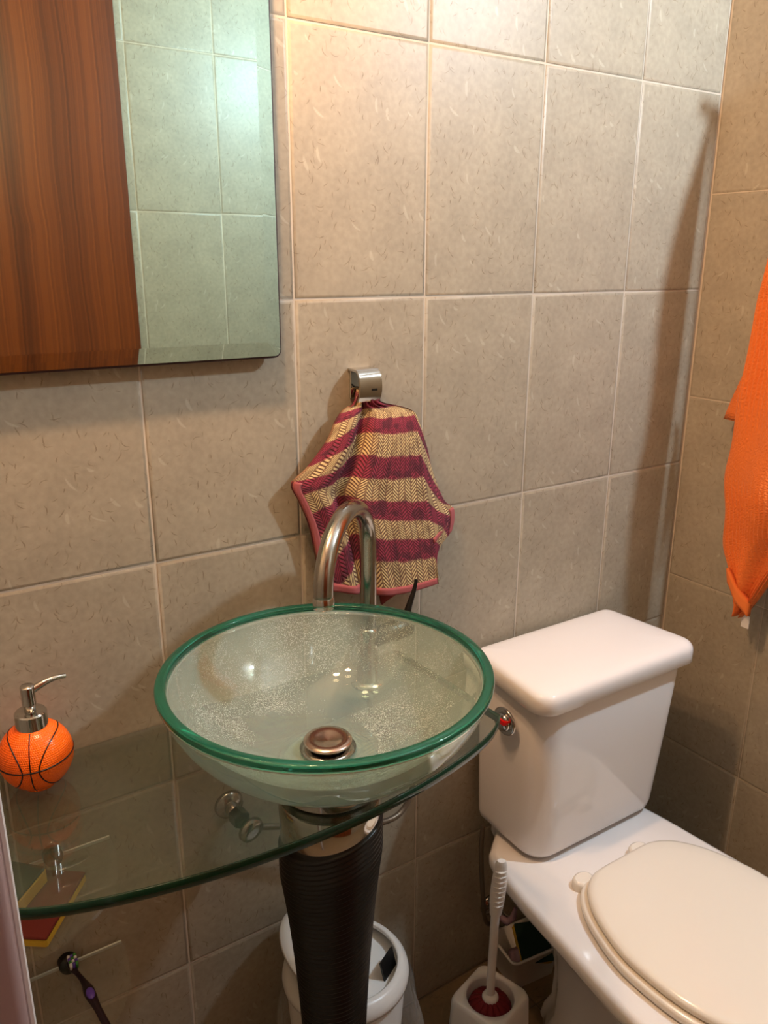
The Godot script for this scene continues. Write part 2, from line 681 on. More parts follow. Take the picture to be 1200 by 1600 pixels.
func room() -> void:
	var t := 0.12
	# back wall
	var wb := wall_body("wall_back", Vector3(LEFT_X - t, -0.1, -t), Vector3(WALL_X + t, CEIL_Y, -0.0022), "cream marble tiled wall behind the basin and toilet", M.grout)
	tiling(wb, Vector3.ZERO, Vector3.RIGHT, Vector3.UP, Vector3.BACK, steps(LEFT_X, WALL_X - 0.001, 0.0, TILE_W), steps(0.0, CEIL_Y, 0.0, TILE_H), M.tile)
	# right wall
	var wr := wall_body("wall_right", Vector3(WALL_X + 0.0022, -0.1, -0.002), Vector3(WALL_X + t, CEIL_Y, FRONT_Z + t), "cream tiled side wall where the orange towel hangs", M.grout)
	var zs := [0.0, FRONT_Z - 1.13, FRONT_Z - 0.904, FRONT_Z - 0.678, FRONT_Z - 0.452, FRONT_Z - 0.226, FRONT_Z - 0.001]
	tiling(wr, Vector3(WALL_X, 0, FRONT_Z), Vector3.FORWARD, Vector3.UP, Vector3.LEFT, zs, [0.0, 0.025, 0.413, 0.801, 1.189, 1.577, 1.965, 2.353, CEIL_Y], M.tile, 0.0018)
	# left wall
	var wlft := wall_body("wall_left", Vector3(LEFT_X - t, -0.1, -0.002), Vector3(LEFT_X - 0.0022, CEIL_Y, FRONT_Z + t), "cream tiled wall left of the basin", M.grout)
	tiling(wlft, Vector3(LEFT_X, 0, 0), Vector3.BACK, Vector3.UP, Vector3.RIGHT, steps(0.001, FRONT_Z, 0.0, TILE_W), steps(0.0, CEIL_Y, 0.0, TILE_H), M.tile)
	# front wall with the door in it
	var wf := struct_node("wall_front", "cream tiled wall beside the wooden door, seen in the mirror")
	var s := Shape.new()
	s.box(Vector3(0.40, -0.1, FRONT_Z + 0.0022), Vector3(WALL_X + t, CEIL_Y, FRONT_Z + t))
	s.box(Vector3(LEFT_X - t, 2.20, FRONT_Z + 0.0022), Vector3(0.40, CEIL_Y, FRONT_Z + t))
	s.box(Vector3(LEFT_X - t, -0.1, FRONT_Z + 0.0022), Vector3(-0.46, 2.20, FRONT_Z + t))
	put("grout", s, M.grout, wf)
	tiling(wf, Vector3(0, 0, FRONT_Z), Vector3.LEFT, Vector3.UP, Vector3.FORWARD, [-WALL_X + 0.001, -0.9525, -0.6975, -0.4425, -0.40], [0.0, 0.315, 0.74, 1.165, 1.59, 2.02, CEIL_Y], M.tile, 0.0022)
	tiling(wf, Vector3(0, 0, FRONT_Z), Vector3.LEFT, Vector3.UP, Vector3.FORWARD, [-0.40, -0.1, 0.2, 0.46], [2.20, CEIL_Y], M.tile, 0.0022)
	tiling(wf, Vector3(0, 0, FRONT_Z), Vector3.LEFT, Vector3.UP, Vector3.FORWARD, [0.46, -LEFT_X - 0.001], [0.0, 0.315, 0.74, 1.165, 1.59, 2.02, CEIL_Y], M.tile, 0.0022)
	# ceiling, floor
	s = Shape.new()
	s.box(Vector3(LEFT_X - t, CEIL_Y, -t), Vector3(WALL_X + t, CEIL_Y + t, FRONT_Z + t))
	var c := put("ceiling", s, M.plaster)
	c.set_meta("kind", "structure")
	c.set_meta("label", "white plaster ceiling of the bathroom")
	var f := wall_body("floor", Vector3(LEFT_X - t, -0.12, -0.002), Vector3(WALL_X + 0.0022, -0.0025, FRONT_Z + t), "brown marbled floor tiles beneath the toilet", M.floor_grout)
	tiling(f, Vector3(0, 0, 0), Vector3.BACK, Vector3.RIGHT, Vector3.UP, steps(0.001, FRONT_Z - 0.001, 0.14, 0.30), steps(LEFT_X + 0.001, WALL_X - 0.001, 0.36, 0.30), M.floor_tile, 0.003)


# ---------------------------------------------------------------- basin, shelf, pedestal, tap
func vanity() -> void:
	# glass counter: arc-shaped front edge, 12 mm thick
	var top := 0.803
	var th := 0.0145
	var outline := PackedVector2Array()
	var cx := 0.07
	outline.append(Vector2(-0.295, 0.003))
	outline.append(Vector2(0.407, 0.003))
	var n := 40
	for i in n + 1:
		var k := 1.0 - 2.0 * i / n
		var x := cx + 0.352 * k
		var z := 0.3375 - 0.068 * pow(absf(k), 2.1) - 0.018 * pow(absf(k), 12.0)
		outline.append(Vector2(x, z))
	var counter := thing("glass_counter", "long clear glass counter with dark green curved front edge, holding the basin", "counter")
	var s := Shape.new()
	s.loft([lift(outline, top - th, 0.0), lift(outline, top, 0.0)])
	put("slab", s, M.glass, counter)
	# polished edge band along the front and right side
	s = Shape.new()
	var band := [[], [], [], []]
	for i in range(1, outline.size()):
		var q := outline[i]
		var a := outline[maxi(i - 1, 1)]
		var b := outline[mini(i + 1, outline.size() - 1)]
		var d := (b - a).normalized()
		var out := Vector2(d.y, -d.x)
		if i == 1:
			out = Vector2(1, 0)
		band[0].append(Vector3(q.x, top + 0.0002, q.y) - Vector3(out.x, 0, out.y) * 0.0016)
		band[1].append(Vector3(q.x, top - 0.0012, q.y) + Vector3(out.x, 0, out.y) * 0.0006)
		band[2].append(Vector3(q.x, top - th + 0.0012, q.y) + Vector3(out.x, 0, out.y) * 0.0006)
		band[3].append(Vector3(q.x, top - th - 0.0002, q.y) - Vector3(out.x, 0, out.y) * 0.0016)
	var rings := []
	for i in band[0].size():
		rings.append(PackedVector3Array([band[0][i], band[1][i], band[2][i], band[3][i]]))
	s.loft(rings)
	for i in s.g.size():
		s.g[i] = s.g[i] if s.g[i] > 30 else 0
	put("edge", s, M.dark_edge, counter)

	# vessel basin
	var basin := thing("glass_basin", "round glass vessel basin with thick green rim standing on the glass counter", "basin", BOWL)
	var R := 0.2055
	var H := 0.165
	var base := 0.04
	var curve := func(u: float) -> float: return (1.0 - sqrt(1.0 - 0.9604 * u * u)) / 0.801
	var outer := []
	var inner := []
	for i in 25:
		var u := sin(PI / 2 * i / 24.0)
		outer.append(Vector2(0.040 + (R - 0.040) * u, base + (H - base) * curve.call(u)))
	for i in 25:
		var u := sin(PI / 2 * (24 - i) / 24.0)
		inner.append(Vector2(0.028 + (R - 0.012 - 0.028) * u, base + 0.012 + (H - base - 0.012) * curve.call(u)))
	var prof := [Vector2(0.022, base)]
	prof.append_array(outer.slice(0, 23))
	prof.append(Vector2(R - 0.0005, H - 0.008))
	prof.append(Vector2(R - 0.0125, H - 0.008))
	prof.append_array(inner.slice(2, 25))
	s = Shape.new()
	lathe_closed(s, prof, Vector3.ZERO, 96)
	put("bowl", s, M.bowl, basin)
	# thick edge, where the glass looks green
	s = Shape.new()
	var lip := []
	for i in 20:
		var a := TAU * i / 20.0
		lip.append(Vector2(R - 0.0060 + 0.0068 * signf(cos(a)) * pow(absf(cos(a)), 0.7), H - 0.0015 + 0.0046 * signf(sin(a)) * pow(absf(sin(a)), 0.7)))
	lathe_closed(s, lip, Vector3.ZERO, 120)
	put("rim", s, M.green_edge, basin)
	# limescale spots that dried on the inside
	var mm := MultiMesh.new()
	mm.transform_format = MultiMesh.TRANSFORM_3D
	var dot := Shape.new()
	dot.cap(circle(Vector3.ZERO, 1.0, 6), 0, false)
	mm.mesh = dot.done(false)
	var r := RandomNumberGenerator.new()
	r.seed = 5
	var spots := []
	var blot := FastNoiseLite.new()
	blot.seed = 4
	blot.frequency = 9.0
	var tries := 0
	while spots.size() < 22000 and tries < 160000:
		tries += 1
		var a := r.randf_range(0.22, 1.38)
		var ph := r.randf() * TAU
		var rad := 0.028 + (R - 0.04) * sin(a)
		var hh: float = base + 0.012 + (H - base - 0.012) * curve.call(sin(a))
		var q := Vector3(cos(ph) * rad, hh, sin(ph) * rad)
		if blot.get_noise_3d(q.x, q.y, q.z) * 1.3 + 0.5 - absf(a - 0.85) * 0.7 < r.randf():
			continue
		var nn := Vector3(-cos(ph) * sin(a), cos(a) + 0.15, -sin(ph) * sin(a)).normalized()
		var tr := from_axis(q + nn * 0.0006, nn)
		spots.append(tr.scaled_local(Vector3.ONE * r.randf_range(0.00025, 0.0006)))
	mm.instance_count = spots.size()
	for i in spots.size():
		mm.set_instance_transform(i, spots[i])
	var mmi := MultiMeshInstance3D.new()
	mmi.name = "limescale_spots"
	mmi.multimesh = mm
	mmi.material_override = M.stain
	mmi.set_meta("kind", "stuff")
	basin.add_child(mmi)
	# drain cap
	s = Shape.new()
	lathe(s, [Vector2(0.0, 0.0245), Vector2(0.012, 0.026), Vector2(0.0165, 0.0275), Vector2(0.024, 0.029), Vector2(0.030, 0.0275), Vector2(0.0315, 0.0255), Vector2(0.030, 0.0235), Vector2(0.02, 0.022), Vector2(0.02, 0.014), Vector2(0.0, 0.014)], Vector3(0, base + 0.001, 0), 48)
	var dr := put("drain_cap", s, M.brown_drain, basin)
	dr.set_meta("label", "pinkish chrome drain plug")
	s = Shape.new()
	lathe_closed(s, [Vector2(0.021, 0.0155), Vector2(0.034, 0.0155), Vector2(0.036, 0.0185), Vector2(0.022, 0.020)], Vector3(0, base - 0.002, 0), 48)
	put("drain_ring", s, M.old_chrome, basin)
	s = Shape.new()
	lathe(s, [Vector2(0.052, 0.0006), Vector2(0.0655, 0.0006), Vector2(0.0665, 0.003), Vector2(0.0665, 0.036), Vector2(0.065, 0.0385), Vector2(0.052, 0.039)], Vector3(0.003, 0, -0.003), 64, [2, 3])
	put("mounting_ring", s, M.chrome, basin)

	# pedestal
	var ped := thing("basin_pedestal", "black ribbed tapering pedestal with chrome collar under the glass counter", "pedestal", Vector3(BOWL.x + 0.003, 0, BOWL.z - 0.003))
	s = Shape.new()
	lathe(s, [Vector2(0.055, 0.708), Vector2(0.0662, 0.712), Vector2(0.0672, 0.788), Vector2(0.066, 0.7905), Vector2(0.05, 0.791)], Vector3.ZERO, 64, [3])
	put("collar", s, M.chrome, ped)
	s = Shape.new()
	var pr := [Vector2(0.055, 0.739), Vector2(0.0685, 0.739), Vector2(0.0700, 0.736)]
	var y := 0.735
	while y > 0.03:
		var f := (0.741 - y) / 0.741
		var rr := 0.036 + 0.0335 * exp(-maxf(f - 0.065, 0.0) * 3.0)
		pr.append(Vector2(rr, y))
		pr.append(Vector2(rr - 0.0028, y - 0.0022))
		pr.append(Vector2(rr - 0.0028, y - 0.0036))
		pr.append(Vector2(rr - 0.0002, y - 0.0058))
		y -= 0.0078
	pr.append(Vector2(0.038, 0.02))
	pr.append(Vector2(0.0, 0.02))
	lathe(s, pr, Vector3.ZERO, 64)
	# the sleeve was cut aslant: its rings climb towards the toilet side
	for i in s.p.size():
		var q := s.p[i]
		s.p[i].y += (q.x * 0.84 + q.z * 0.54) * 0.30 * clampf((q.y - 0.30) / 0.44, 0.0, 1.0)
	put("ribbed_sleeve", s, M.black_rubber, ped)
	s = Shape.new()
	lathe(s, [Vector2(0.0, 0.0), Vector2(0.085, 0.0), Vector2(0.088, 0.004), Vector2(0.084, 0.012), Vector2(0.05, 0.022), Vector2(0.0, 0.022)], Vector3.ZERO, 56)
	put("foot", s, M.chrome, ped)

	# tap
	var tap := thing("faucet", "tall swan neck chrome faucet curving over the glass basin", "faucet", Vector3(0.2985, 0.803, 0.077))
	var rr2 := 0.0128
	s = Shape.new()
	var path := [Vector3(0, 0.06, 0), Vector3(0, 0.13, 0), Vector3(0, 0.20, 0)]
	var tip := Vector3(-0.150, 0.222, 0.133)
	var mid := Vector3(tip.x, 0, tip.z) / 2.0
	for i in range(0, 13):
		var a := PI * i / 12.0
		var k := (1.0 - cos(a)) / 2.0
		path.append(Vector3(tip.x * k, 0.242 + 0.080 * sin(a), tip.z * k))
	path.append(tip + Vector3(0, 0.009, 0))
	path.append(tip)
	var sm := spline(path, 4)
	tube(s, sm, [rr2], 24)
	put("spout", s, M.old_chrome, tap)
	s = Shape.new()
	lathe(s, [Vector2(0.009, -0.0005), Vector2(0.0134, 0.0), Vector2(0.0140, 0.002), Vector2(0.0140, 0.014), Vector2(0.0134, 0.016), Vector2(0.010, 0.0165)], tip, 32, [2, 4])
	put("aerator", s, M.chrome, tap)
	s = Shape.new()
	lathe(s, [Vector2(0.0, 0.0), Vector2(0.026, 0.0), Vector2(0.027, 0.003), Vector2(0.024, 0.007), Vector2(0.0175, 0.009), Vector2(0.0165, 0.06), Vector2(0.0165, 0.098), Vector2(0.0125, 0.106), Vector2(0.0, 0.106)], Vector3.ZERO, 40, [4])
	put("body", s, M.chrome, tap)
	s = Shape.new()
	lathe(s, [Vector2(0, 0), Vector2(0.0165, 0.0), Vector2(0.0165, 0.05), Vector2(0.0185, 0.052), Vector2(0.0185, 0.078), Vector2(0.016, 0.083), Vector2(0, 0.084)], Vector3.ZERO, 32, [2, 3])
	s.moved(from_axis(Vector3(0.0, 0.082, 0.0), Vector3(0.98, 0.06, -0.02)))
	put("valve_body", s, M.dark_steel, tap)
	s = Shape.new()
	tube(s, spline([Vector3(0.068, 0.09, 0.0), Vector3(0.071, 0.105, 0.0), Vector3(0.078, 0.125, -0.001), Vector3(0.088, 0.15, -0.002), Vector3(0.091, 0.165, -0.002)], 5), [0.0045, 0.005, 0.0055, 0.006, 0.0062, 0.0062, 0.0062, 0.006, 0.006, 0.0055, 0.005, 0.0048, 0.0045, 0.004, 0.0038, 0.0035, 0.0033, 0.003, 0.003, 0.003, 0.0028], 14)
	put("lever", s, M.dark_steel, tap)


# ---------------------------------------------------------------- toilet
func toilet() -> void:
	var t := thing("toilet", "white two-piece ceramic toilet with closed lid and chrome side flush button", "toilet", Vector3(0.71, 0, 0.0))
	# everything below is relative to x = 0.71
	var bowl_top := [[0.030, 0.0], [0.030, 0.07], [0.034, 0.10], [0.06, 0.112], [0.092, 0.15], [0.116, 0.171], [0.20, 0.190], [0.32, 0.203], [0.45, 0.217], [0.52, 0.217], [0.60, 0.200], [0.67, 0.160], [0.72, 0.105], [0.745, 0.05], [0.752, 0.0]]
	var scaled := func(k: float, z0: float, z1: float, e := 0.0) -> PackedVector2Array:
		var tb := []
		for q in bowl_top:
			tb.append([lerpf(z0, z1, (q[0] - 0.03) / 0.722), maxf(q[1] * k, 0.0)])
		return oval(0.0, tb, 5)
	var s := Shape.new()
	var rings := [
		lift(scaled.call(0.58, 0.16, 0.62), 0.0),
		lift(scaled.call(0.585, 0.158, 0.622), 0.006),
		lift(scaled.call(0.565, 0.165, 0.615), 0.035),
		lift(scaled.call(0.48, 0.175, 0.585), 0.06),
		lift(scaled.call(0.45, 0.175, 0.575), 0.12),
		lift(scaled.call(0.47, 0.165, 0.60), 0.20),
		lift(scaled.call(0.60, 0.13, 0.655), 0.27),
		lift(scaled.call(0.80, 0.075, 0.71), 0.33),
		lift(scaled.call(0.935, 0.045, 0.742), 0.358),
		lift(scaled.call(0.985, 0.033, 0.750), 0.368),
		lift(scaled.call(1.0, 0.030, 0.752), 0.376),
		lift(scaled.call(1.0, 0.030, 0.752), 0.390),
		lift(scaled.call(0.985, 0.035, 0.747), 0.3985),
		lift(scaled.call(0.95, 0.045, 0.735), 0.401),
		lift(scaled.call(0.5, 0.15, 0.60), 0.401),
	]
	s.loft(rings, true, true)
	for i in s.g.size():
		if s.g[i] == 41:
			s.g[i] = 0
	put("bowl", s, M.porcelain, t)
	# tank
	s = Shape.new()
	var tank := func(hw: float, front: float, back_hw: float, y: float, inset: float) -> PackedVector3Array:
		var o := round_poly([Vector2(0.036 - back_hw, 0.016), Vector2(0.036 + back_hw, 0.016), Vector2(0.036 + hw, front), Vector2(0.036 - hw, front)], [0.02, 0.02, 0.05, 0.05], 8)
		return lift(o, y, inset)
	s.loft([
		tank.call(0.168, 0.192, 0.165, 0.404, 0.022), tank.call(0.168, 0.192, 0.165, 0.408, 0.010), tank.call(0.168, 0.192, 0.165, 0.418, 0.002), tank.call(0.169, 0.193, 0.166, 0.432, 0.0),
		tank.call(0.180, 0.204, 0.172, 0.60, 0.0), tank.call(0.187, 0.211, 0.176, 0.728, 0.0), tank.call(0.186, 0.211, 0.175, 0.738, 0.004)])
	put("tank", s, M.porcelain, t)
	s = Shape.new()
	var lidr := func(y: float, inset: float) -> PackedVector3Array:
		var i := inset
		var o := round_poly([Vector2(0.03 - 0.180 + i, 0.008 + i), Vector2(0.03 + 0.180 - i, 0.008 + i), Vector2(0.03 + 0.203 - i, 0.226 - i), Vector2(0.03 - 0.203 + i, 0.226 - i)], [maxf(0.028 - i, 0.006), maxf(0.028 - i, 0.006), maxf(0.036 - i, 0.008), maxf(0.036 - i, 0.008)], 8)
		return lift(o, y)
	s.loft([lidr.call(0.737, 0.012), lidr.call(0.7375, 0.003), lidr.call(0.740, 0.0), lidr.call(0.760, 0.0005), lidr.call(0.7665, 0.002), lidr.call(0.7715, 0.006), lidr.call(0.7745, 0.012), lidr.call(0.7765, 0.022), lidr.call(0.7785, 0.045), lidr.call(0.7792, 0.075)])
	for i in s.g.size():
		if s.g[i] == 41:
			s.g[i] = 0
	put("tank_lid", s, M.porcelain, t)
	# flush button on the left side of the tank
	var at := Vector3(0.552 - 0.71, 0.683, 0.122)
	var ax := Vector3(-1, -0.05, 0.05)
	s = Shape.new()
	lathe(s, [Vector2(0, 0), Vector2(0.026, 0.0), Vector2(0.0265, 0.003), Vector2(0.0235, 0.0055), Vector2(0.019, 0.0045), Vector2(0, 0.0045)], Vector3.ZERO, 40)
	s.moved(from_axis(at, ax))
	var fb := put("flush_plate", s, M.chrome, t)
	fb.set_meta("label", "round chrome flush plate")
	s = Shape.new()
	lathe(s, [Vector2(0, 0.003), Vector2(0.0165, 0.003), Vector2(0.017, 0.008), Vector2(0.014, 0.0115), Vector2(0.007, 0.0135), Vector2(0, 0.014)], Vector3.ZERO, 32)
	s.moved(from_axis(at, ax))
	put("button", s, M.chrome, fb)
	s = Shape.new()
	s.loft([lift(round_poly([Vector2(-0.005, -0.011), Vector2(0.005, -0.011), Vector2(0.003, 0.006), Vector2(-0.003, 0.006)], [0.001], 3), 0.004), lift(round_poly([Vector2(-0.005, -0.011), Vector2(0.005, -0.011), Vector2(0.003, 0.006), Vector2(-0.003, 0.006)], [0.001], 3), 0.0165)])
	s.moved(Transform3D(Basis(Vector3(0, 1, 0), Vector3(-1, 0, 0), Vector3(0, 0, 1)), at + Vector3(0, 0.006, 0.010)))
	put("red_insert", s, M.red_mark, fb)
	# seat ring, lid, hinges
	var lid_t := [[0.272, 0.0], [0.272, 0.05], [0.275, 0.075], [0.285, 0.098], [0.303, 0.119], [0.34, 0.143], [0.40, 0.164], [0.45, 0.1705], [0.52, 0.166], [0.576, 0.150], [0.63, 0.120], [0.67, 0.078], [0.69, 0.035], [0.696, 0.0]]
	var lid_o := func(grow: float) -> PackedVector2Array:
		var tb := []
		for q in lid_t:
			var k := clampf(q[1] / 0.08, 0.0, 1.0)
			tb.append([q[0] + grow * ((q[0] - 0.46) / 0.22), q[1] + grow * k])
		return oval(0.003, tb, 5)
	s = Shape.new()
	s.loft([lift(lid_o.call(0.004), 0.403), lift(lid_o.call(0.009), 0.406), lift(lid_o.call(0.010), 0.413), lift(lid_o.call(0.007), 0.4185), lift(lid_o.call(0.0), 0.4195)])
	put("seat_ring", s, M.seat, t)
	s = Shape.new()
	s.loft([lift(lid_o.call(-0.004), 0.4195), lift(lid_o.call(-0.001), 0.421), lift(lid_o.call(0.001), 0.425), lift(lid_o.call(0.0005), 0.430), lift(lid_o.call(-0.003), 0.4345), lift(lid_o.call(-0.010), 0.437), lift(lid_o.call(-0.03), 0.4395), lift(lid_o.call(-0.06), 0.441)])
	for i in s.g.size():
		if s.g[i] == 41:
			s.g[i] = 0
	put("lid", s, M.seat, t)
	for x in [-0.084, 0.060]:
		s = Shape.new()
		var h := func(y: float, i: float) -> PackedVector3Array:
			var o := PackedVector2Array()
			for k in 32:
				var a := TAU * k / 32.0
				o.append(Vector2(x + (0.021 - i) * cos(a), 0.262 + (0.0165 - i) * sin(a)))
			return lift(o, y)
		s.loft([h.call(0.4005, 0.0), h.call(0.413, 0.0), h.call(0.417, 0.0015), h.call(0.419, 0.005)])
		put("hinge", s, M.seat, t)


# ---------------------------------------------------------------- mirror and door
func mirror_and_door() -> void:
	var mi := thing("mirror", "frameless wall mirror with slanted edges above the left of the basin", "mirror", Vector3(-0.09, 1.64, 0.0))
	var w := 0.2795
	var h := 0.3135
	var rect := func(i: float, z: float) -> PackedVector3Array:
		var o := round_poly([Vector2(-w + i, -h + i), Vector2(w - i, -h + i), Vector2(w - i, h - i), Vector2(-w + i, h - i)], [maxf(0.008 - i, 0.0015)], 5)
		var out := PackedVector3Array()
		for q in o:
			out.append(Vector3(q.x, q.y, z))
		return out
	var s := Shape.new()
	s.loft([rect.call(0.0, 0.021), rect.call(0.0, 0.0243), rect.call(0.0195, 0.0253)], true, true, [1, 2])
	put("glass", s, M.mirror, mi)
	s = Shape.new()
	s.loft([rect.call(-0.0030, 0.015), rect.call(-0.0036, 0.0175), rect.call(-0.0030, 0.0212)])
	put("backing_board", s, M.backing, mi)
	for q in [Vector2(-0.2, 0.25), Vector2(0.2, 0.25), Vector2(-0.2, -0.25), Vector2(0.2, -0.25)]:
		s = Shape.new()
		s.box(Vector3(q.x - 0.02, q.y - 0.02, 0.0005), Vector3(q.x + 0.02, q.y + 0.02, 0.016), 0.002)
		put("standoff", s, M.backing, mi)

	var d := struct_node("door_1", "reddish brown wooden door leaf seen in the mirror")
	s = Shape.new()
	var x0 := -0.459
	var x1 := 0.412
	var z0 := 1.42
	var z1 := 1.46
	s.quad(Vector3(x0, 0.01, z0), Vector3(x1, 0.01, z0), Vector3(x1, 2.199, z0), Vector3(x0, 2.199, z0), Vector2(x0, 2.1), Vector2(x1, 2.1), Vector2(x1, 0), Vector2(x0, 0), -1)
	s.quad(Vector3(x0, 0.01, z1), Vector3(x0, 2.199, z1), Vector3(x1, 2.199, z1), Vector3(x1, 0.01, z1), Vector2(x0, 2.1), Vector2(x0, 0), Vector2(x1, 0), Vector2(x1, 2.1), -1)
	s.quad(Vector3(x0, 0.01, z0), Vector3(x0, 2.199, z0), Vector3(x0, 2.199, z1), Vector3(x0, 0.01, z1), Vector2(x0, 2.1), Vector2(x0, 0), Vector2(x0 + 0.03, 0), Vector2(x0 + 0.03, 2.1), -1)
	s.quad(Vector3(x1, 0.01, z0), Vector3(x1, 0.01, z1), Vector3(x1, 2.199, z1), Vector3(x1, 2.199, z0), Vector2(x1, 2.1), Vector2(x1 + 0.03, 2.1), Vector2(x1 + 0.03, 0), Vector2(x1, 0), -1)
	s.quad(Vector3(x0, 2.199, z0), Vector3(x1, 2.199, z0), Vector3(x1, 2.199, z1), Vector3(x0, 2.199, z1), Vector2(x0, 0), Vector2(x1, 0), Vector2(x1, 0.03), Vector2(x0, 0.03), -1)
	s.quad(Vector3(x0, 0.01, z0), Vector3(x0, 0.01, z1), Vector3(x1, 0.01, z1), Vector3(x1, 0.01, z0), Vector2(x0, 0), Vector2(x0, 0.03), Vector2(x1, 0.03), Vector2(x1, 0), -1)
	put("leaf", s, M.wood, d)
	s = Shape.new()
	tube(s, spline([Vector3(-0.38, 1.02, 1.4205), Vector3(-0.38, 1.02, 1.37), Vector3(-0.37, 1.02, 1.362), Vector3(-0.27, 1.02, 1.362)], 5), [0.009], 12)
	put("door_handle", s, M.chrome, d)

	# post at the left edge of the picture
	var post := thing("metal_post", "mauve grey aluminium post left of the glass counter", "post", Vector3(-0.3042, 0, 0.62))
	s = Shape.new()
	var pr := round_poly([Vector2(-0.02, -0.02), Vector2(0.02, -0.02), Vector2(0.02, 0.02), Vector2(-0.02, 0.02)], [0.007], 6)
	s.loft([lift(pr, 0.0), lift(pr, CEIL_Y - 0.001)])
	put("profile", s, M.aluminium, post)
	s = Shape.new()
	s.box(Vector3(0.0205, 0.0, -0.012), Vector3(0.0245, CEIL_Y - 0.002, 0.004), 0.001)
	put("gasket", s, M.white_plastic, post)


# ---------------------------------------------------------------- towels
func pick(line: Array, t: float) -> Vector3:
	var f := clampf(t, 0.0, 1.0) * (line.size() - 1)
	var i := mini(int(f), line.size() - 2)
	return (line[i] as Vector3).cubic_interpolate(line[i + 1], line[maxi(i - 1, 0)], line[mini(i + 2, line.size() - 1)], f - i)


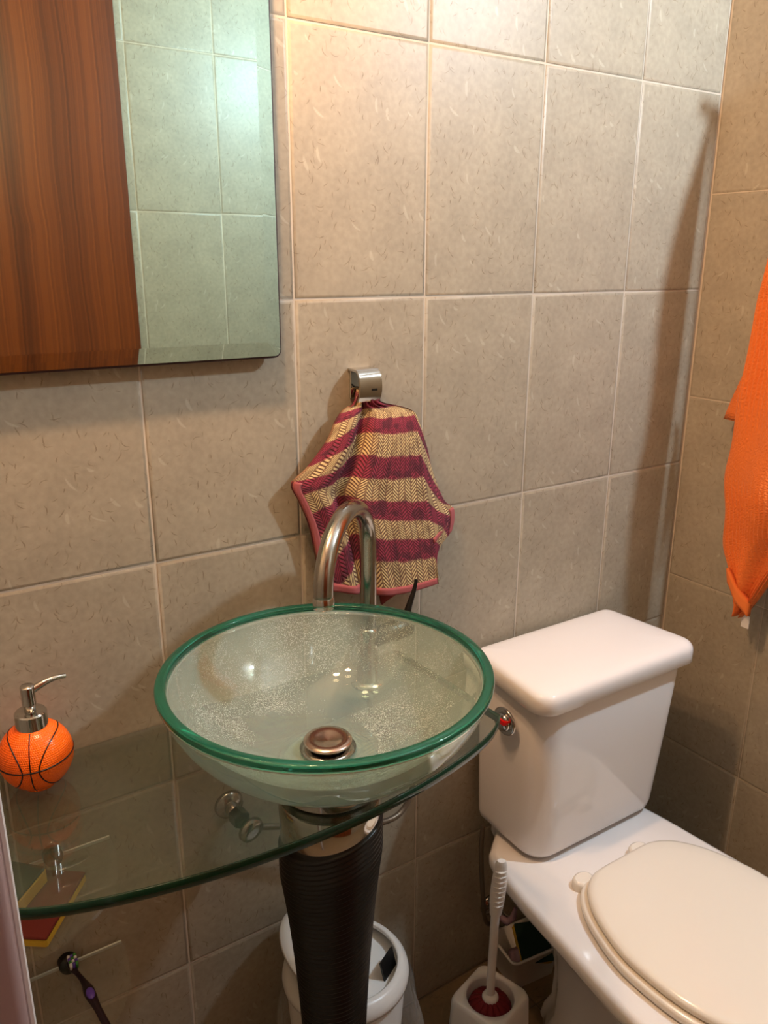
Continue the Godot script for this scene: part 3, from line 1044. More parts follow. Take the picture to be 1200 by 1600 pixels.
func hand_towel() -> void:
	var hook := thing("towel_hook", "small curved chrome wall hook above the striped hand towel", "hook", Vector3(0.3305, 1.2745, 0.0))
	var s := Shape.new()
	# bent plate: profile in y-z, swept along x
	var prof := []
	for q in [Vector2(0.0225, 0.0), Vector2(0.0225, 0.018), Vector2(0.0205, 0.026), Vector2(0.013, 0.032), Vector2(0.0, 0.0345), Vector2(-0.012, 0.033), Vector2(-0.0225, 0.028)]:
		prof.append(Vector3(0, q.x, q.y))
	var sm := spline(prof, 5)
	var rings := []
	for i in sm.size():
		var d: Vector3 = (sm[mini(i + 1, sm.size() - 1)] - sm[maxi(i - 1, 0)]).normalized()
		var nn := Vector3(0, d.z, -d.y) * -0.0018
		rings.append(PackedVector3Array([sm[i] + Vector3(-0.019, 0, 0) + nn, sm[i] + Vector3(0.019, 0, 0) + nn, sm[i] + Vector3(0.019, 0, 0) - nn, sm[i] + Vector3(-0.019, 0, 0) - nn]))
	s.loft(rings)
	for i in s.g.size():
		s.g[i] = 2 + (i / 2) % 4 if s.g[i] < 30 else s.g[i]
	put("bent_plate", s, M.chrome, hook)
	s = Shape.new()
	s.box(Vector3(-0.017, -0.021, 0.0003), Vector3(0.017, 0.021, 0.004), 0.001)
	put("wall_plate", s, M.chrome, hook)
	s = Shape.new()
	tube(s, [Vector3(0, -0.008, 0.003), Vector3(0, -0.009, 0.02), Vector3(0, -0.006, 0.028)], [0.004], 10)
	put("peg", s, M.chrome, hook)
	s = Shape.new()
	s.box(Vector3(0.0005, -0.007, 0.0352), Vector3(0.0105, -0.0035, 0.0364), 0.0)
	put("maker_mark", s, M.dark_steel, hook)

	var L := [Vector3(0.318, 1.262, 0.016), Vector3(0.307, 1.248, 0.020), Vector3(0.289, 1.240, 0.024), Vector3(0.274, 1.225, 0.027), Vector3(0.258, 1.198, 0.029), Vector3(0.227, 1.163, 0.027), Vector3(0.202, 1.140, 0.024), Vector3(0.213, 1.111, 0.024), Vector3(0.229, 1.071, 0.023), Vector3(0.241, 1.016, 0.021), Vector3(0.253, 0.961, 0.020)]
	var F := [Vector3(0.340, 1.262, 0.020), Vector3(0.355, 1.248, 0.028), Vector3(0.400, 1.234, 0.035), Vector3(0.407, 1.212, 0.044), Vector3(0.412, 1.174, 0.048), Vector3(0.419, 1.132, 0.048), Vector3(0.426, 1.089, 0.048), Vector3(0.435, 1.049, 0.047), Vector3(0.442, 1.015, 0.046), Vector3(0.449, 0.974, 0.045), Vector3(0.455, 0.936, 0.044)]
	var W := [Vector3(0.343, 1.262, 0.016), Vector3(0.358, 1.246, 0.024), Vector3(0.407, 1.231, 0.030), Vector3(0.426, 1.209, 0.026), Vector3(0.446, 1.165, 0.021), Vector3(0.460, 1.125, 0.017), Vector3(0.487, 1.071, 0.014), Vector3(0.510, 1.048, 0.013), Vector3(0.503, 1.010, 0.015), Vector3(0.459, 0.991, 0.034), Vector3(0.459, 0.936, 0.040)]
	var tw := thing("hand_towel", "maroon and cream herringbone hand towel hanging from the chrome hook", "towel")
	var cols := 72
	var split := 58
	var rows := 84
	var grid := []
	var uvs := []
	var hem_grid := []
	for i in rows + 1:
		var v := float(i) / rows
		var a := pick(L, v)
		var b := pick(F, v)
		var c := pick(W, v)
		var row := []
		var ur := []
		for j in cols + 1:
			var q: Vector3
			var uu: float
			if j <= split:
				var k := float(j) / split
				q = a.lerp(b, k)
				var open := smoothstep(0.0, 0.35, v)
				# soft folds falling from the hook, and the sag of the bottom hem
				q.z += 0.010 * sin(PI * k) * (0.4 + 0.6 * open) + open * (0.005 * sin(k * 9.2 + 0.9 + v * 1.1) + 0.003 * sin(k * 19.0 - v * 3.0)) * sin(PI * minf(1.0, k * 1.6 + 0.06))
				q.z -= 0.014 * open * exp(-pow((k - 0.32 - 0.03 * v) / 0.06, 2.0))
				q.y -= 0.012 * sin(PI * k) * v
				if v < 0.14:
					q.y += 0.006 * sin(k * 23.0) * (0.14 - v) / 0.14
					q.z += 0.004 * sin(k * 31.0 + 1.0)
				uu = k * 0.215
			else:
				var k := float(j - split) / (cols - split)
				q = b.lerp(c, k)
				q.z += 0.004 * sin(k * PI)
				uu = 0.215 + k * 0.07
			q.z = maxf(q.z, 0.0085)
			row.append(q)
			# the stripes drop towards both sides, as the cloth hangs from its middle
			var kk := float(j) / split
			ur.append(Vector2(uu, v * 0.389 + 0.0797 - 0.062 * pow(maxf(0.0, 0.40 - kk) / 0.40, 1.2) - 0.055 * maxf(0.0, kk - 1.0) / 0.24))
		grid.append(row)
		uvs.append(ur)
	s = Shape.new()
	sheet(s, grid, uvs, Vector3(0, 0, -0.005))
	put("cloth", s, M.hand_towel, tw)
	# hems: bottom band, left band, wing band, lying on the cloth
	var band := func(r0: int, r1: int, c0: int, c1: int) -> Shape:
		var g := []
		var u2 := []
		for i in range(r0, r1 + 1):
			var row := []
			var ur := []
			for j in range(c0, c1 + 1):
				row.append(grid[i][j] + Vector3(0, 0, 0.0013))
				ur.append(uvs[i][j])
			g.append(row)
			u2.append(ur)
		var sh := Shape.new()
		sheet(sh, g, u2, Vector3(0, 0, -0.0078))
		return sh
	put("hem", band.call(rows - 3, rows, 0, split), M.hem, tw)
	put("hem", band.call(int(rows * 0.595), rows - 3, 0, 3), M.hem, tw)
	put("hem", band.call(int(rows * 0.685), int(rows * 0.80), cols - 3, cols), M.hem, tw)
	var strip := func(line: Array, inward: Vector3, depth: float) -> Shape:
		var g := []
		var u2 := []
		for k in 4:
			var row := []
			var ur := []
			for i in line.size():
				row.append(line[i] + inward * depth * (k / 3.0 - 0.15) + Vector3(0, 0, 0.0012))
				ur.append(Vector2(i * 0.01, k * 0.01))
			g.append(row)
			u2.append(ur)
		var sh := Shape.new()
		sheet(sh, g, u2, Vector3(0, 0, -0.0075))
		return sh
	# the hem of the folded wing runs across it, and a back corner hangs below
	var ww := []
	for k in 9:
		var t := k / 8.0
		ww.append(Vector3(0.445, 1.011, 0.0465).lerp(Vector3(0.487, 1.031, 0.0265), t))
	put("hem", strip.call(ww, Vector3(-0.2, 1, 0), 0.008), M.hem, tw)
	var g2 := []
	var u2 := []
	for i in 7:
		var v := i / 6.0
		var row := []
		var ur := []
		for j in 9:
			var k := j / 8.0
			var y := lerpf(0.975, lerpf(0.908, 0.938, pow(k, 0.8)), v)
			row.append(Vector3(lerpf(0.352, 0.440, k) + 0.012 * v * (1 - k), y, 0.015 + 0.006 * k))
			ur.append(Vector2(k * 0.08, v * 0.05 + 0.05))
		g2.append(row)
		u2.append(ur)
	s = Shape.new()
	sheet(s, g2, u2, Vector3(0, 0, -0.005))
	put("back_corner", s, M.hem_dark, tw)


func bath_towel() -> void:
	var hk := thing("wall_peg", "chrome wall peg that the orange bath towel hangs on", "hook", Vector3(WALL_X, 1.83, 0.262))
	var s := Shape.new()
	lathe(s, [Vector2(0, 0), Vector2(0.022, 0), Vector2(0.022, 0.005), Vector2(0.008, 0.008), Vector2(0.007, 0.042), Vector2(0.011, 0.045), Vector2(0.011, 0.052), Vector2(0, 0.054)], Vector3.ZERO, 28)
	s.moved(from_axis(Vector3(-0.0005, 0, 0), Vector3(-1, 0.15, 0)))
	put("peg", s, M.chrome, hk)
	var B := [Vector3(1.092, 1.838, 0.250), Vector3(1.084, 1.76, 0.222), Vector3(1.080, 1.66, 0.196), Vector3(1.077, 1.55, 0.178), Vector3(1.075, 1.43, 0.164), Vector3(1.073, 1.386, 0.158), Vector3(1.07, 1.295, 0.154), Vector3(1.066, 1.212, 0.149), Vector3(1.062, 1.128, 0.151), Vector3(1.06, 1.058, 0.146), Vector3(1.06, 0.992, 0.157), Vector3(1.06, 0.927, 0.161), Vector3(1.06, 0.88, 0.180), Vector3(1.06, 0.798, 0.209)]
	var C := [Vector3(1.092, 1.838, 0.275), Vector3(1.082, 1.76, 0.305), Vector3(1.078, 1.66, 0.335), Vector3(1.072, 1.55, 0.355), Vector3(1.068, 1.43, 0.365), Vector3(1.066, 1.386, 0.375), Vector3(1.062, 1.295, 0.385), Vector3(1.058, 1.212, 0.39), Vector3(1.056, 1.128, 0.395), Vector3(1.055, 1.09, 0.395), Vector3(1.055, 1.06, 0.395), Vector3(1.055, 1.03, 0.38), Vector3(1.055, 0.95, 0.31), Vector3(1.058, 0.798, 0.226)]
	var tw := thing("bath_towel", "orange ribbed terry bath towel hanging on the right wall", "towel")
	var grid := []
	var uvs := []
	var rows := 130
	var cols := 110
	for i in rows + 1:
		var v := float(i) / rows
		var a := pick(B, v)
		var b := pick(C, v)
		var row := []
		var ur := []
		for j in cols + 1:
			var k := float(j) / cols
			var q := a.lerp(b, k)
			var w := a.distance_to(b)
			var open := smoothstep(0.0, 0.2, v)
			var bow := sin(PI * k)
			# two big folds, and narrow ribs that run down the cloth
			q.x -= open * (0.034 * pow(bow, 0.6) * (1.0 - 0.7 * smoothstep(0.6, 1.0, v)) + 0.012 * sin(k * 11.0 + v * 4.0 + 0.6) * bow + 0.006 * sin(k * 5.0 - v * 17.0) * bow)
			var plain := 1.0 - smoothstep(0.5, 0.62, v) * (1.0 - smoothstep(0.66, 0.74, v))
			var ribs := 0.5 + 0.5 * cos((k * w * 0.9 + 0.25 * v * (k - 0.2) * 0.3) * TAU / 0.0105)
			q.x -= 0.0042 * ribs * plain * smoothstep(0.0, 0.05, k)
			row.append(q)
			ur.append(Vector2(k * w, v * 0.8))
		grid.append(row)
		uvs.append(ur)
	s = Shape.new()
	sheet(s, grid, uvs, Vector3(0.009, 0, 0))
	put("cloth", s, M.bath_towel, tw)
	# corner of the layer behind, poking out to the left
	var g := []
	var u := []
	for i in 11:
		var v := i / 10.0
		var row := []
		var ur := []
		for j in 8:
			var k := j / 7.0
			var zl := lerpf(0.158, 0.112, pow(v, 0.9))
			row.append(Vector3(1.088 + 0.004 * sin(v * 5.0), lerpf(1.32, 1.164, v) - 0.006 * k * v, lerpf(zl, 0.22, k)))
			ur.append(Vector2(k * 0.1, v * 0.2))
		g.append(row)
		u.append(ur)
	s = Shape.new()
	sheet(s, g, u, Vector3(0.007, 0, 0))
	put("back_layer", s, M.bath_towel, tw)
	# the fold that lies against the wall
	g = []
	u = []
	for i in 41:
		var v := i / 40.0
		var row := []
		var ur := []
		for j in 17:
			var k := j / 16.0
			var q := pick(B, v * 0.88)
			var r := pick(C, v * 0.88)
			row.append(Vector3(1.103 + 0.004 * sin(k * 9.0 + v * 5.0), q.y, lerpf(q.z + 0.02, r.z - 0.01, k)))
			ur.append(Vector2(k * 0.2, v * 0.8))
		g.append(row)
		u.append(ur)
	s = Shape.new()
	sheet(s, g, u, Vector3(0.008, 0, 0))
	put("back_fold", s, M.bath_towel, tw)
	# smooth woven border near the tip
	s = Shape.new()
	var gb := []
	var ub := []
	for i in 5:
		var row := []
		var ur := []
		for j in 13:
			var k := j / 12.0
			var base := Vector3(1.0395, 0.888, 0.186).lerp(Vector3(1.039, 0.836, 0.242), k)
			row.append(base + Vector3(-0.001, -0.028 * i / 4.0, 0.006 * i / 4.0 * (1 - k)) + Vector3(0.004 * cos(k * 6.0), 0, 0))
			ur.append(Vector2(0, 0))
		gb.append(row)
		ub.append(ur)
	sheet(s, gb, ub, Vector3(0.012, 0, 0))
	put("border", s, M.hem_orange, tw)
	s = Shape.new()
	s.box(Vector3(1.056, 0.778, 0.224), Vector3(1.0575, 0.803, 0.240))
	put("care_tag", s, M.white_plastic, tw)


# ---------------------------------------------------------------- small things
func soap() -> void:
	var c := Vector3(-0.191, 0.8475, 0.0575)
	var r := 0.0455
	var o := thing("soap_dispenser", "orange basketball shaped soap dispenser with chrome pump on the glass counter", "soap dispenser", Vector3(c.x, 0.8035, c.z))
	var cy := Vector3(0, c.y - 0.8035, 0)
	var s := Shape.new()
	var prof := [Vector2(0.0, -0.0435), Vector2(0.02, -0.0435)]
	for i in range(3, 30):
		var a := -PI / 2 + PI * i / 32.0
		var q := Vector2(cos(a), sin(a)) * r
		if q.y > -0.0435:
			prof.append(q)
	prof.append(Vector2(0.0, r * sin(PI / 2 - PI * 2 / 32.0)))
	lathe(s, prof, cy, 56)
	var bd := put("body", s, M.ball, o)
	# seams: equator, one great circle facing the room, two bowed curves
	var front := Vector3(-0.32, 0, 0.95).normalized()
	var right := Vector3.UP.cross(front).normalized()
	var seam := func(pts: Array, w: float) -> void:
		var sh := Shape.new()
		tube(sh, pts, [w], 8)
		put("seam", sh, M.ball_line, bd)
	var lim := func(d: Vector3) -> Vector3: return cy + d.normalized() * (r - 0.0002)
	var eq := []
	for i in 65:
		var a := TAU * i / 64.0
		eq.append(lim.call(front * cos(a) + right * sin(a) + Vector3(0, 0.06 * sin(a), 0)))
	seam.call(eq, 0.0011)
	var me := []
	for i in 49:
		var a := lerpf(-1.1, 1.1, i / 48.0)
		me.append(lim.call(front * cos(a) + Vector3.UP * sin(a)))
	seam.call(me, 0.0008)
	for sgn in [-1.0, 1.0]:
		var cu := []
		for i in 61:
			var ph := TAU * i / 60.0
			# distance from the side pole: wide along the equator, narrow towards the top
			var rho := lerpf(1.36, 0.86, pow(absf(sin(ph)), 1.5))
			cu.append(lim.call(right * sgn * cos(rho) + (front * cos(ph) + Vector3.UP * sin(ph)) * sin(rho)))
		seam.call(cu, 0.0009)
	s = Shape.new()
	lathe(s, [Vector2(0.0, 0.0), Vector2(0.018, 0.0), Vector2(0.0195, 0.001), Vector2(0.0195, 0.0205), Vector2(0.018, 0.0225), Vector2(0.009, 0.0235), Vector2(0.0, 0.0235)], cy + Vector3(0, 0.039, 0), 40, [2, 3, 4])
	put("collar", s, M.chrome, o)
	s = Shape.new()
	lathe(s, [Vector2(0.0, 0.0), Vector2(0.007, 0.0), Vector2(0.007, 0.010), Vector2(0.0086, 0.0105), Vector2(0.0086, 0.034), Vector2(0.0075, 0.0355), Vector2(0.0, 0.0355)], cy + Vector3(0, 0.0615, 0), 32, [2, 3, 4])
	put("pump_head", s, M.chrome, o)
	s = Shape.new()
	tube(s, spline([Vector3(0.004, 0.089, 0.0), Vector3(0.02, 0.094, -0.002), Vector3(0.034, 0.096, -0.004), Vector3(0.047, 0.0945, -0.006)], 5), [0.0056, 0.0053, 0.005, 0.0048, 0.0046, 0.0044, 0.0042, 0.004, 0.0038, 0.0037, 0.0036, 0.0035, 0.0034, 0.0033, 0.0032, 0.0032], 14)
	for i in s.p.size():
		s.p[i] += cy - Vector3(0, 0, 0)
	put("nozzle", s, M.chrome, o)


func bin() -> void:
	var o := thing("waste_bin", "white swing-lid waste bin wrapped in a clear plastic bag behind the black pedestal", "bin", Vector3(0.222, 0.012, 0.125))
	var s := Shape.new()
	lathe(s, [Vector2(0, 0.002), Vector2(0.078, 0.002), Vector2(0.081, 0.006), Vector2(0.100, 0.31), Vector2(0.098, 0.312), Vector2(0.0, 0.312)], Vector3.ZERO, 56)
	put("body", s, M.white_plastic, o)
	s = Shape.new()
	# domed collar with a round opening, tipped towards the right
	lathe_closed(s, [Vector2(0.1045, 0.305), Vector2(0.1055, 0.312), Vector2(0.104, 0.320), Vector2(0.097, 0.330), Vector2(0.088, 0.335), Vector2(0.085, 0.333), Vector2(0.087, 0.325), Vector2(0.099, 0.314), Vector2(0.102, 0.305)], Vector3.ZERO, 64)
	put("lid_ring", s, M.white_plastic, o)
	s = Shape.new()
	# the flap, turned on its axle so that its left half stands up and its right half has dropped
	var up := []
	for q in [Vector2(0.0, 0.022), Vector2(0.03, 0.0205), Vector2(0.055, 0.016), Vector2(0.074, 0.008), Vector2(0.083, 0.0), Vector2(0.083, -0.004), Vector2(0.072, 0.004), Vector2(0.05, 0.012), Vector2(0.0, 0.018)]:
		up.append(q)
	lathe(s, up, Vector3.ZERO, 56)
	s.moved(Transform3D(Basis(Vector3(-0.54, 0, 0.84).normalized(), -0.62), Vector3(-0.032, 0.352, -0.020)))
	put("swing_flap", s, M.white_plastic, o)
	s = Shape.new()
	s.box(Vector3(-0.02, -0.03, -0.0015), Vector3(0.02, 0.03, 0.0015))
	s.moved(Transform3D(Basis(Vector3.UP, 0.5) * Basis(Vector3.RIGHT, -0.25), Vector3(0.058, 0.315, 0.045)))
	put("wrapper", s, M.black, o)
	# bag skirt hanging outside
	s = Shape.new()
	var rings := []
	for i in 16:
		var v := i / 15.0
		var ring := PackedVector3Array()
		for k in 72:
			var a := TAU * k / 72.0
			var fold := 0.004 * sin(a * 9.0 + v * 3.0) + 0.003 * sin(a * 17.0 - v * 5.0)
			var r := 0.1062 + 0.022 * sin(v * PI * 0.6) * (0.75 + 0.5 * cos(a + 0.2)) + fold * minf(v * 4.0, 1.0)
			ring.append(Vector3(cos(a) * r, lerpf(0.309, 0.11, v), sin(a) * r))
		rings.append(ring)
	s.loft(rings, false, false)
	put("bag", s, M.film, o, false)


func brush() -> void:
	var o := thing("brush_holder", "white square toilet brush holder standing left of the toilet", "brush holder", Vector3(0.507, 0, 0.169))
	var turn := Basis(Vector3.UP, 0.28)
	var ring := func(hw: float, r: float, y: float) -> PackedVector3Array:
		var q := lift(round_poly([Vector2(-hw, -hw), Vector2(hw, -hw), Vector2(hw, hw), Vector2(-hw, hw)], [r], 8), y)
		for i in q.size():
			q[i] = turn * q[i]
		return q
	var hole := func(r: float, y: float) -> PackedVector3Array:
		# same number of points as the square ring, at matching bearings
		var q := lift(round_poly([Vector2(-r, -r), Vector2(r, -r), Vector2(r, r), Vector2(-r, r)], [r * 0.999], 8), y)
		for i in q.size():
			q[i] = turn * q[i]
		return q
	var s := Shape.new()
	s.loft([ring.call(0.060, 0.015, 0.0), ring.call(0.061, 0.016, 0.004), ring.call(0.0565, 0.017, 0.130), ring.call(0.054, 0.018, 0.138), ring.call(0.0515, 0.02, 0.1405), hole.call(0.0455, 0.139), hole.call(0.0445, 0.132), hole.call(0.044, 0.03), hole.call(0.02, 0.028)])
	put("cup", s, M.white_plastic, o)
	var b := thing("toilet_brush", "white toilet brush with long ribbed handle and crimson bristles", "brush", Vector3(0.507, 0.048, 0.169))
	s = Shape.new()
	var path := spline([Vector3(0, 0.088, 0), Vector3(-0.003, 0.15, 0.003), Vector3(-0.008, 0.22, 0.010), Vector3(-0.0155, 0.295, 0.019), Vector3(-0.017, 0.31, 0.0215)], 6)
	tube(s, path, [0.008], 16, 0.7, true, Vector3(0.84, 0, 0.54))
	put("handle", s, M.white_plastic, b)
	s = Shape.new()
	var gp := []
	var gr := []
	for i in 29:
		var v := i / 28.0
		gp.append(Vector3(-0.0165, 0.303, 0.0205).lerp(Vector3(-0.026, 0.434, 0.039), v))
		gr.append((0.0075 + 0.0062 * pow(sin(PI * clampf(v * 0.86 + 0.1, 0, 1)), 0.7)) * (1.0 if v < 0.97 else 0.8))
	tube(s, gp, gr, 18, 0.62, true, Vector3(0.84, 0, 0.54))
	var gpart := put("grip", s, M.white_plastic, b)
	for i in 8:
		s = Shape.new()
		var q := Vector3(-0.0165, 0.303, 0.0205).lerp(Vector3(-0.026, 0.434, 0.039), 0.2 + 0.09 * i)
		var hw := 0.0105 - 0.0005 * absf(i - 3.5)
		# a raised bar across the front of the grip
		var d := Vector3(-0.55, 0, 0.83)
		tube(s, [q + Vector3(0.83, 0, 0.55) * -hw + d * 0.004, q + d * 0.0088, q + Vector3(0.83, 0, 0.55) * hw + d * 0.004], [0.0022], 8)
		put("grip_bar", s, M.white_plastic, gpart)
	s = Shape.new()
	lathe(s, [Vector2(0, 0.078), Vector2(0.014, 0.078), Vector2(0.0155, 0.083), Vector2(0.0155, 0.090), Vector2(0.013, 0.0945), Vector2(0.0085, 0.096), Vector2(0.0, 0.096)], Vector3.ZERO, 32, [2])
	put("hub", s, M.white_plastic, b)
	# bristle tufts fan out like petals
	for k in 14:
		var a := TAU * k / 14.0
		s = Shape.new()
		var pr := []
		for q in [[0.011, 0.083, 0.003], [0.02, 0.082, 0.0055], [0.03, 0.077, 0.0075], [0.0375, 0.070, 0.0085], [0.0405, 0.064, 0.0075]]:
			pr.append(q)
		var rings := []
		for q in pr:
			var rg := PackedVector3Array()
			for m in 10:
				var t := TAU * m / 10.0
				var local := Vector3(q[0], q[1] + sin(t) * 0.005, cos(t) * q[2])
				rg.append(Basis(Vector3.UP, a) * local)
			rings.append(rg)
		s.loft(rings)
		put("bristle_tuft", s, M.brush_red, b)


func lower_shelves() -> void:
	var names := ["upper", "lower"]
	for k in 2:
		var y: float = [0.652, 0.462][k]
		var o := thing("wall_shelf", ["small rounded glass shelf below the counter, holding two sponges", "small rounded glass shelf under the sponges, holding a purple toothbrush"][k], "shelf", Vector3(-0.25, y, 0.0), "small glass wall shelves")
		var out := PackedVector2Array()
		for i in 33:
			var a := PI * i / 32.0
			out.append(Vector2(0.147 * cos(a), 0.010 + 0.172 * pow(sin(a), 0.8)))
		var s := Shape.new()
		s.loft([lift(out, -0.006), lift(out, 0.0)])
		put("glass", s, M.clear_glass, o)
		s = Shape.new()
		s.box(Vector3(-0.146, -0.0055, 0.0065), Vector3(0.146, -0.0004, 0.0098), 0.0006)
		put("back_edge", s, M.stain, o)
		s = Shape.new()
		lathe(s, [Vector2(0, 0), Vector2(0.0135, 0), Vector2(0.0135, 0.012), Vector2(0.011, 0.018), Vector2(0.0, 0.02)], Vector3.ZERO, 24, [2])
		s.moved(from_axis(Vector3(0.068, -0.001, 0.0005), Vector3(0, 0, 1)))
		put("clamp", s, M.dark_steel, o)
		s = Shape.new()
		s.moved(Transform3D.IDENTITY)
		lathe(s, [Vector2(0, 0), Vector2(0.0135, 0), Vector2(0.0135, 0.012), Vector2(0.011, 0.018), Vector2(0.0, 0.02)], Vector3.ZERO, 24, [2])
		s.moved(from_axis(Vector3(-0.068, -0.001, 0.0005), Vector3(0, 0, 1)))
		put("clamp", s, M.dark_steel, o)
	# sponges
	var pad := func(called: String, label: String, scour: Material, at: Vector3, turn: float, tilt: float, size: Vector3) -> void:
		var o := thing(called, label, "sponge", at, "scouring sponges")
		o.basis = Basis(Vector3.UP, turn) * Basis(Vector3.RIGHT, tilt)
		var s := Shape.new()
		s.box(Vector3(-size.x / 2, 0, -size.z / 2), Vector3(size.x / 2, size.y, size.z / 2), 0.002)
		put("foam", s, M.sponge_yellow, o)
		s = Shape.new()
		s.box(Vector3(-size.x / 2, size.y - 0.0003, -size.z / 2), Vector3(size.x / 2, size.y + 0.004, size.z / 2), 0.0015)
		put("scouring_pad", s, scour, o)
	pad.call("sponge", "yellow sponge with dark red scouring side lying on the small glass shelf", M.scour_red, Vector3(-0.2185, 0.6525, 0.108), 0.93, 0.0, Vector3(0.115, 0.011, 0.075))
	pad.call("sponge", "yellow sponge with dark green scouring side lying on the red sponge", M.scour_green, Vector3(-0.262, 0.6685, 0.092), 0.80, 0.0, Vector3(0.105, 0.021, 0.07))
	# toothbrush
	var o := thing("toothbrush", "dark purple toothbrush lying on the lower glass wall shelf", "toothbrush", Vector3(-0.17, 0.463, 0.08))
	var s := Shape.new()
	var path := spline([Vector3(-0.010, 0.006, -0.062), Vector3(-0.008, 0.006, -0.045), Vector3(-0.004, 0.006, -0.03), Vector3(0.0, 0.006, -0.008), Vector3(0.001, 0.0075, 0.012), Vector3(0.004, 0.0065, 0.04), Vector3(0.008, 0.005, 0.075), Vector3(0.012, 0.005, 0.11)], 4)
	tube(s, path, [0.006, 0.0062, 0.0062, 0.006, 0.005, 0.004, 0.0036, 0.0036, 0.0036, 0.0038, 0.0042, 0.005, 0.006, 0.007, 0.0076, 0.0078, 0.0076, 0.007, 0.006, 0.0055, 0.005, 0.005, 0.005, 0.005, 0.005, 0.005, 0.005, 0.005, 0.004], 14, 0.72)
	put("handle", s, M.dark_purple, o)
	s = Shape.new()
	lathe(s, [Vector2(0, 0), Vector2(0.006, 0), Vector2(0.005, 0.0015), Vector2(0.0, 0.002)], Vector3.ZERO, 24)
	s.moved(Transform3D(Basis.IDENTITY.scaled(Vector3(1, 1, 1.9)), Vector3(0.0008, 0.0118, 0.013)))
	put("thumb_pad", s, M.purple, o)
	for i in 4:
		for j in 3:
			s = Shape.new()
			lathe(s, [Vector2(0, 0), Vector2(0.002, 0), Vector2(0.0022, 0.010), Vector2(0, 0.0105)], Vector3(-0.0115 + j * 0.0042, 0.008, -0.063 + i * 0.0055), 8)
			put("tuft", s, [M.white_plastic, M.purple, M.tuft_green][(i + j) % 3], o)


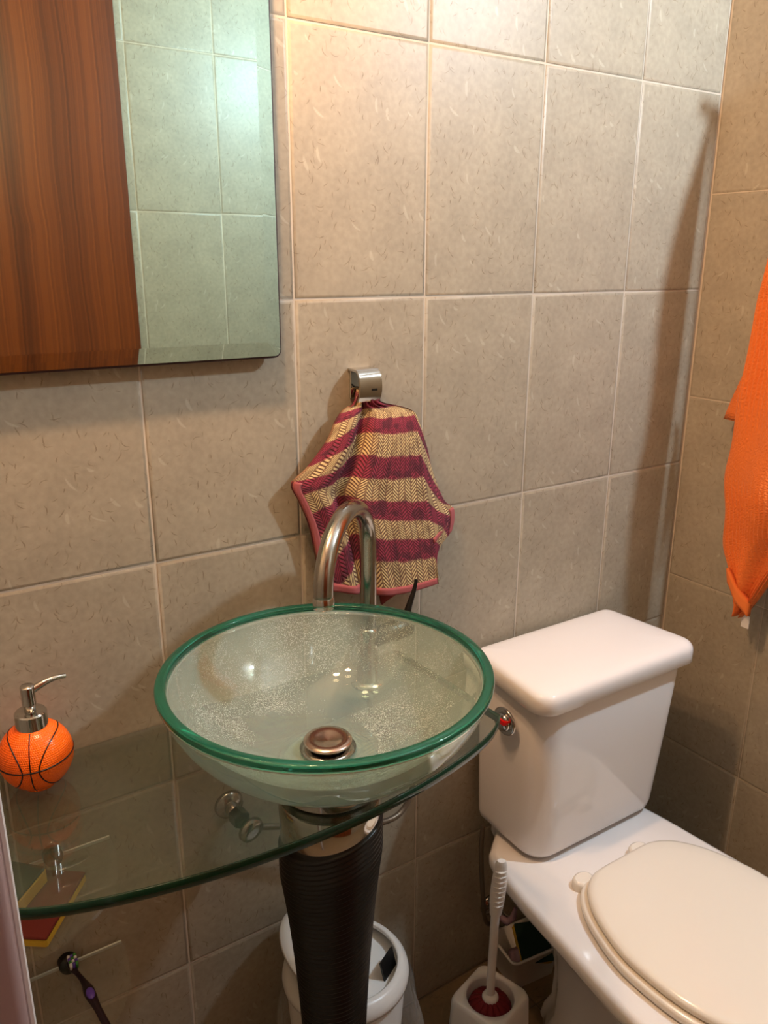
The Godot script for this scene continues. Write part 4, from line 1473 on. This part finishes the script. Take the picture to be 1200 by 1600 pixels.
func plumbing() -> void:
	# angle valve on the wall below the counter
	var o := thing("angle_valve", "old chrome angle valve on the wall seen through the glass counter", "valve", Vector3(0.083, 0.625, 0.0))
	var s := Shape.new()
	lathe(s, [Vector2(0, 0), Vector2(0.024, 0), Vector2(0.022, 0.006), Vector2(0.011, 0.010), Vector2(0.011, 0.035), Vector2(0.0, 0.036)], Vector3.ZERO, 32, [3])
	s.moved(from_axis(Vector3(0, 0, 0.0004), Vector3(0, 0, 1)))
	put("flange", s, M.old_chrome, o)
	s = Shape.new()
	lathe(s, [Vector2(0, 0.0), Vector2(0.0145, 0.0), Vector2(0.0145, 0.020), Vector2(0.0, 0.0205)], Vector3.ZERO, 6, [1, 2])
	for i in s.g.size():
		s.g[i] = -1
	s.moved(from_axis(Vector3(0, 0, 0.03), Vector3(0.1, 0, 1)))
	put("nut", s, M.dark_steel, o)
	s = Shape.new()
	lathe(s, [Vector2(0, 0.0), Vector2(0.007, 0.0), Vector2(0.007, 0.012), Vector2(0.019, 0.014), Vector2(0.021, 0.018), Vector2(0.019, 0.026), Vector2(0.008, 0.0275), Vector2(0, 0.027)], Vector3.ZERO, 32, [2])
	s.moved(from_axis(Vector3(0.003, -0.002, 0.05), Vector3(0.25, -0.25, 1)))
	put("knob", s, M.old_chrome, o)
	# braided hose of the tap
	var h := thing("tap_hose", "braided steel hose looping down behind the black pedestal", "hose")
	s = Shape.new()
	tube(s, spline([Vector3(0.2985, 0.789, 0.077), Vector3(0.32, 0.72, 0.065), Vector3(0.375, 0.64, 0.045), Vector3(0.405, 0.575, 0.05), Vector3(0.388, 0.532, 0.055), Vector3(0.345, 0.522, 0.06), Vector3(0.27, 0.545, 0.06), Vector3(0.18, 0.575, 0.05), Vector3(0.11, 0.60, 0.045), Vector3(0.084, 0.61, 0.04)], 8), [0.0052], 12)
	put("braid", s, M.braid, h)
	s = Shape.new()
	lathe(s, [Vector2(0, -0.014), Vector2(0.011, -0.014), Vector2(0.011, 0.0), Vector2(0, 0.0)], Vector3(0.2985, 0.7905, 0.077), 6, [1, 2])
	put("nut", s, M.old_chrome, h)
	# toilet supply
	var t := thing("toilet_hose", "thin flexible hose curving down beside the toilet tank", "hose")
	s = Shape.new()
	tube(s, spline([Vector3(0.579, 0.404, 0.045), Vector3(0.577, 0.35, 0.045), Vector3(0.58, 0.285, 0.047), Vector3(0.583, 0.238, 0.05), Vector3(0.589, 0.188, 0.05), Vector3(0.607, 0.152, 0.045), Vector3(0.635, 0.150, 0.04)], 8), [0.0048], 12)
	put("braid", s, M.braid, t)
	var v := thing("toilet_valve", "chrome stop valve low on the wall behind the brush handle", "valve", Vector3(0.645, 0.15, 0.0))
	s = Shape.new()
	lathe(s, [Vector2(0, 0), Vector2(0.024, 0), Vector2(0.022, 0.006), Vector2(0.010, 0.010), Vector2(0.010, 0.055), Vector2(0.0, 0.056)], Vector3.ZERO, 28, [3])
	s.moved(from_axis(Vector3(0, 0, 0.0004), Vector3(0, 0, 1)))
	put("flange", s, M.old_chrome, v)
	s = Shape.new()
	tube(s, [Vector3(-0.014, 0.012, 0.05), Vector3(-0.004, 0.004, 0.062), Vector3(0.008, 0.012, 0.066), Vector3(0.014, 0.034, 0.066)], [0.006, 0.008, 0.007, 0.004], 12)
	put("lever", s, M.lilac, v)


func clutter() -> void:
	# basket beside the foot of the toilet
	var o := thing("basket", "small white plastic basket on the floor behind the toilet foot", "basket", Vector3(0.70, 0, 0.058))
	o.rotation.y = -0.12
	var s := Shape.new()
	var rr := func(hx: float, hz: float, y: float, r: float) -> PackedVector3Array:
		return lift(round_poly([Vector2(-hx, -hz), Vector2(hx, -hz), Vector2(hx, hz), Vector2(-hx, hz)], [r], 5), y)
	s.loft([rr.call(0.052, 0.040, 0.0, 0.012), rr.call(0.060, 0.046, 0.07, 0.014), rr.call(0.063, 0.049, 0.072, 0.015), rr.call(0.063, 0.049, 0.076, 0.015), rr.call(0.058, 0.044, 0.076, 0.012), rr.call(0.050, 0.038, 0.006, 0.01), rr.call(0.02, 0.015, 0.005, 0.005)])
	put("tray", s, M.white_plastic, o)
	var sp := thing("floor_sponge", "yellow sponge with black green scouring face tipped up in the white basket", "sponge", Vector3(0.715, 0.055, 0.062))
	sp.basis = Basis(Vector3.UP, -0.4) * Basis(Vector3.RIGHT, 0.55)
	s = Shape.new()
	s.box(Vector3(-0.034, 0.0, -0.040), Vector3(0.034, 0.02, 0.040), 0.002)
	put("foam", s, M.sponge_yellow, sp)
	s = Shape.new()
	s.box(Vector3(-0.034, 0.0198, -0.040), Vector3(0.034, 0.026, 0.040), 0.0015)
	put("scouring_pad", s, M.scour_green, sp)
	var cl := thing("cleaning_cloth", "crumpled lilac cloth stuffed in the white basket", "cloth", Vector3(0.681, 0.010, 0.060))
	s = Shape.new()
	var rings := []
	for i in 13:
		var a := PI * i / 12.0 - PI / 2
		var ring := PackedVector3Array()
		for k in 24:
			var b := TAU * k / 24.0
			var r := cos(a) * (0.020 + 0.004 * sin(b * 3 + i) + 0.002 * sin(b * 7 - i * 2.0)) + 0.0005
			ring.append(Vector3(cos(b) * r, 0.026 + sin(a) * 0.026, sin(b) * r))
		rings.append(ring)
	s.loft(rings)
	put("fabric", s, M.lilac, cl)
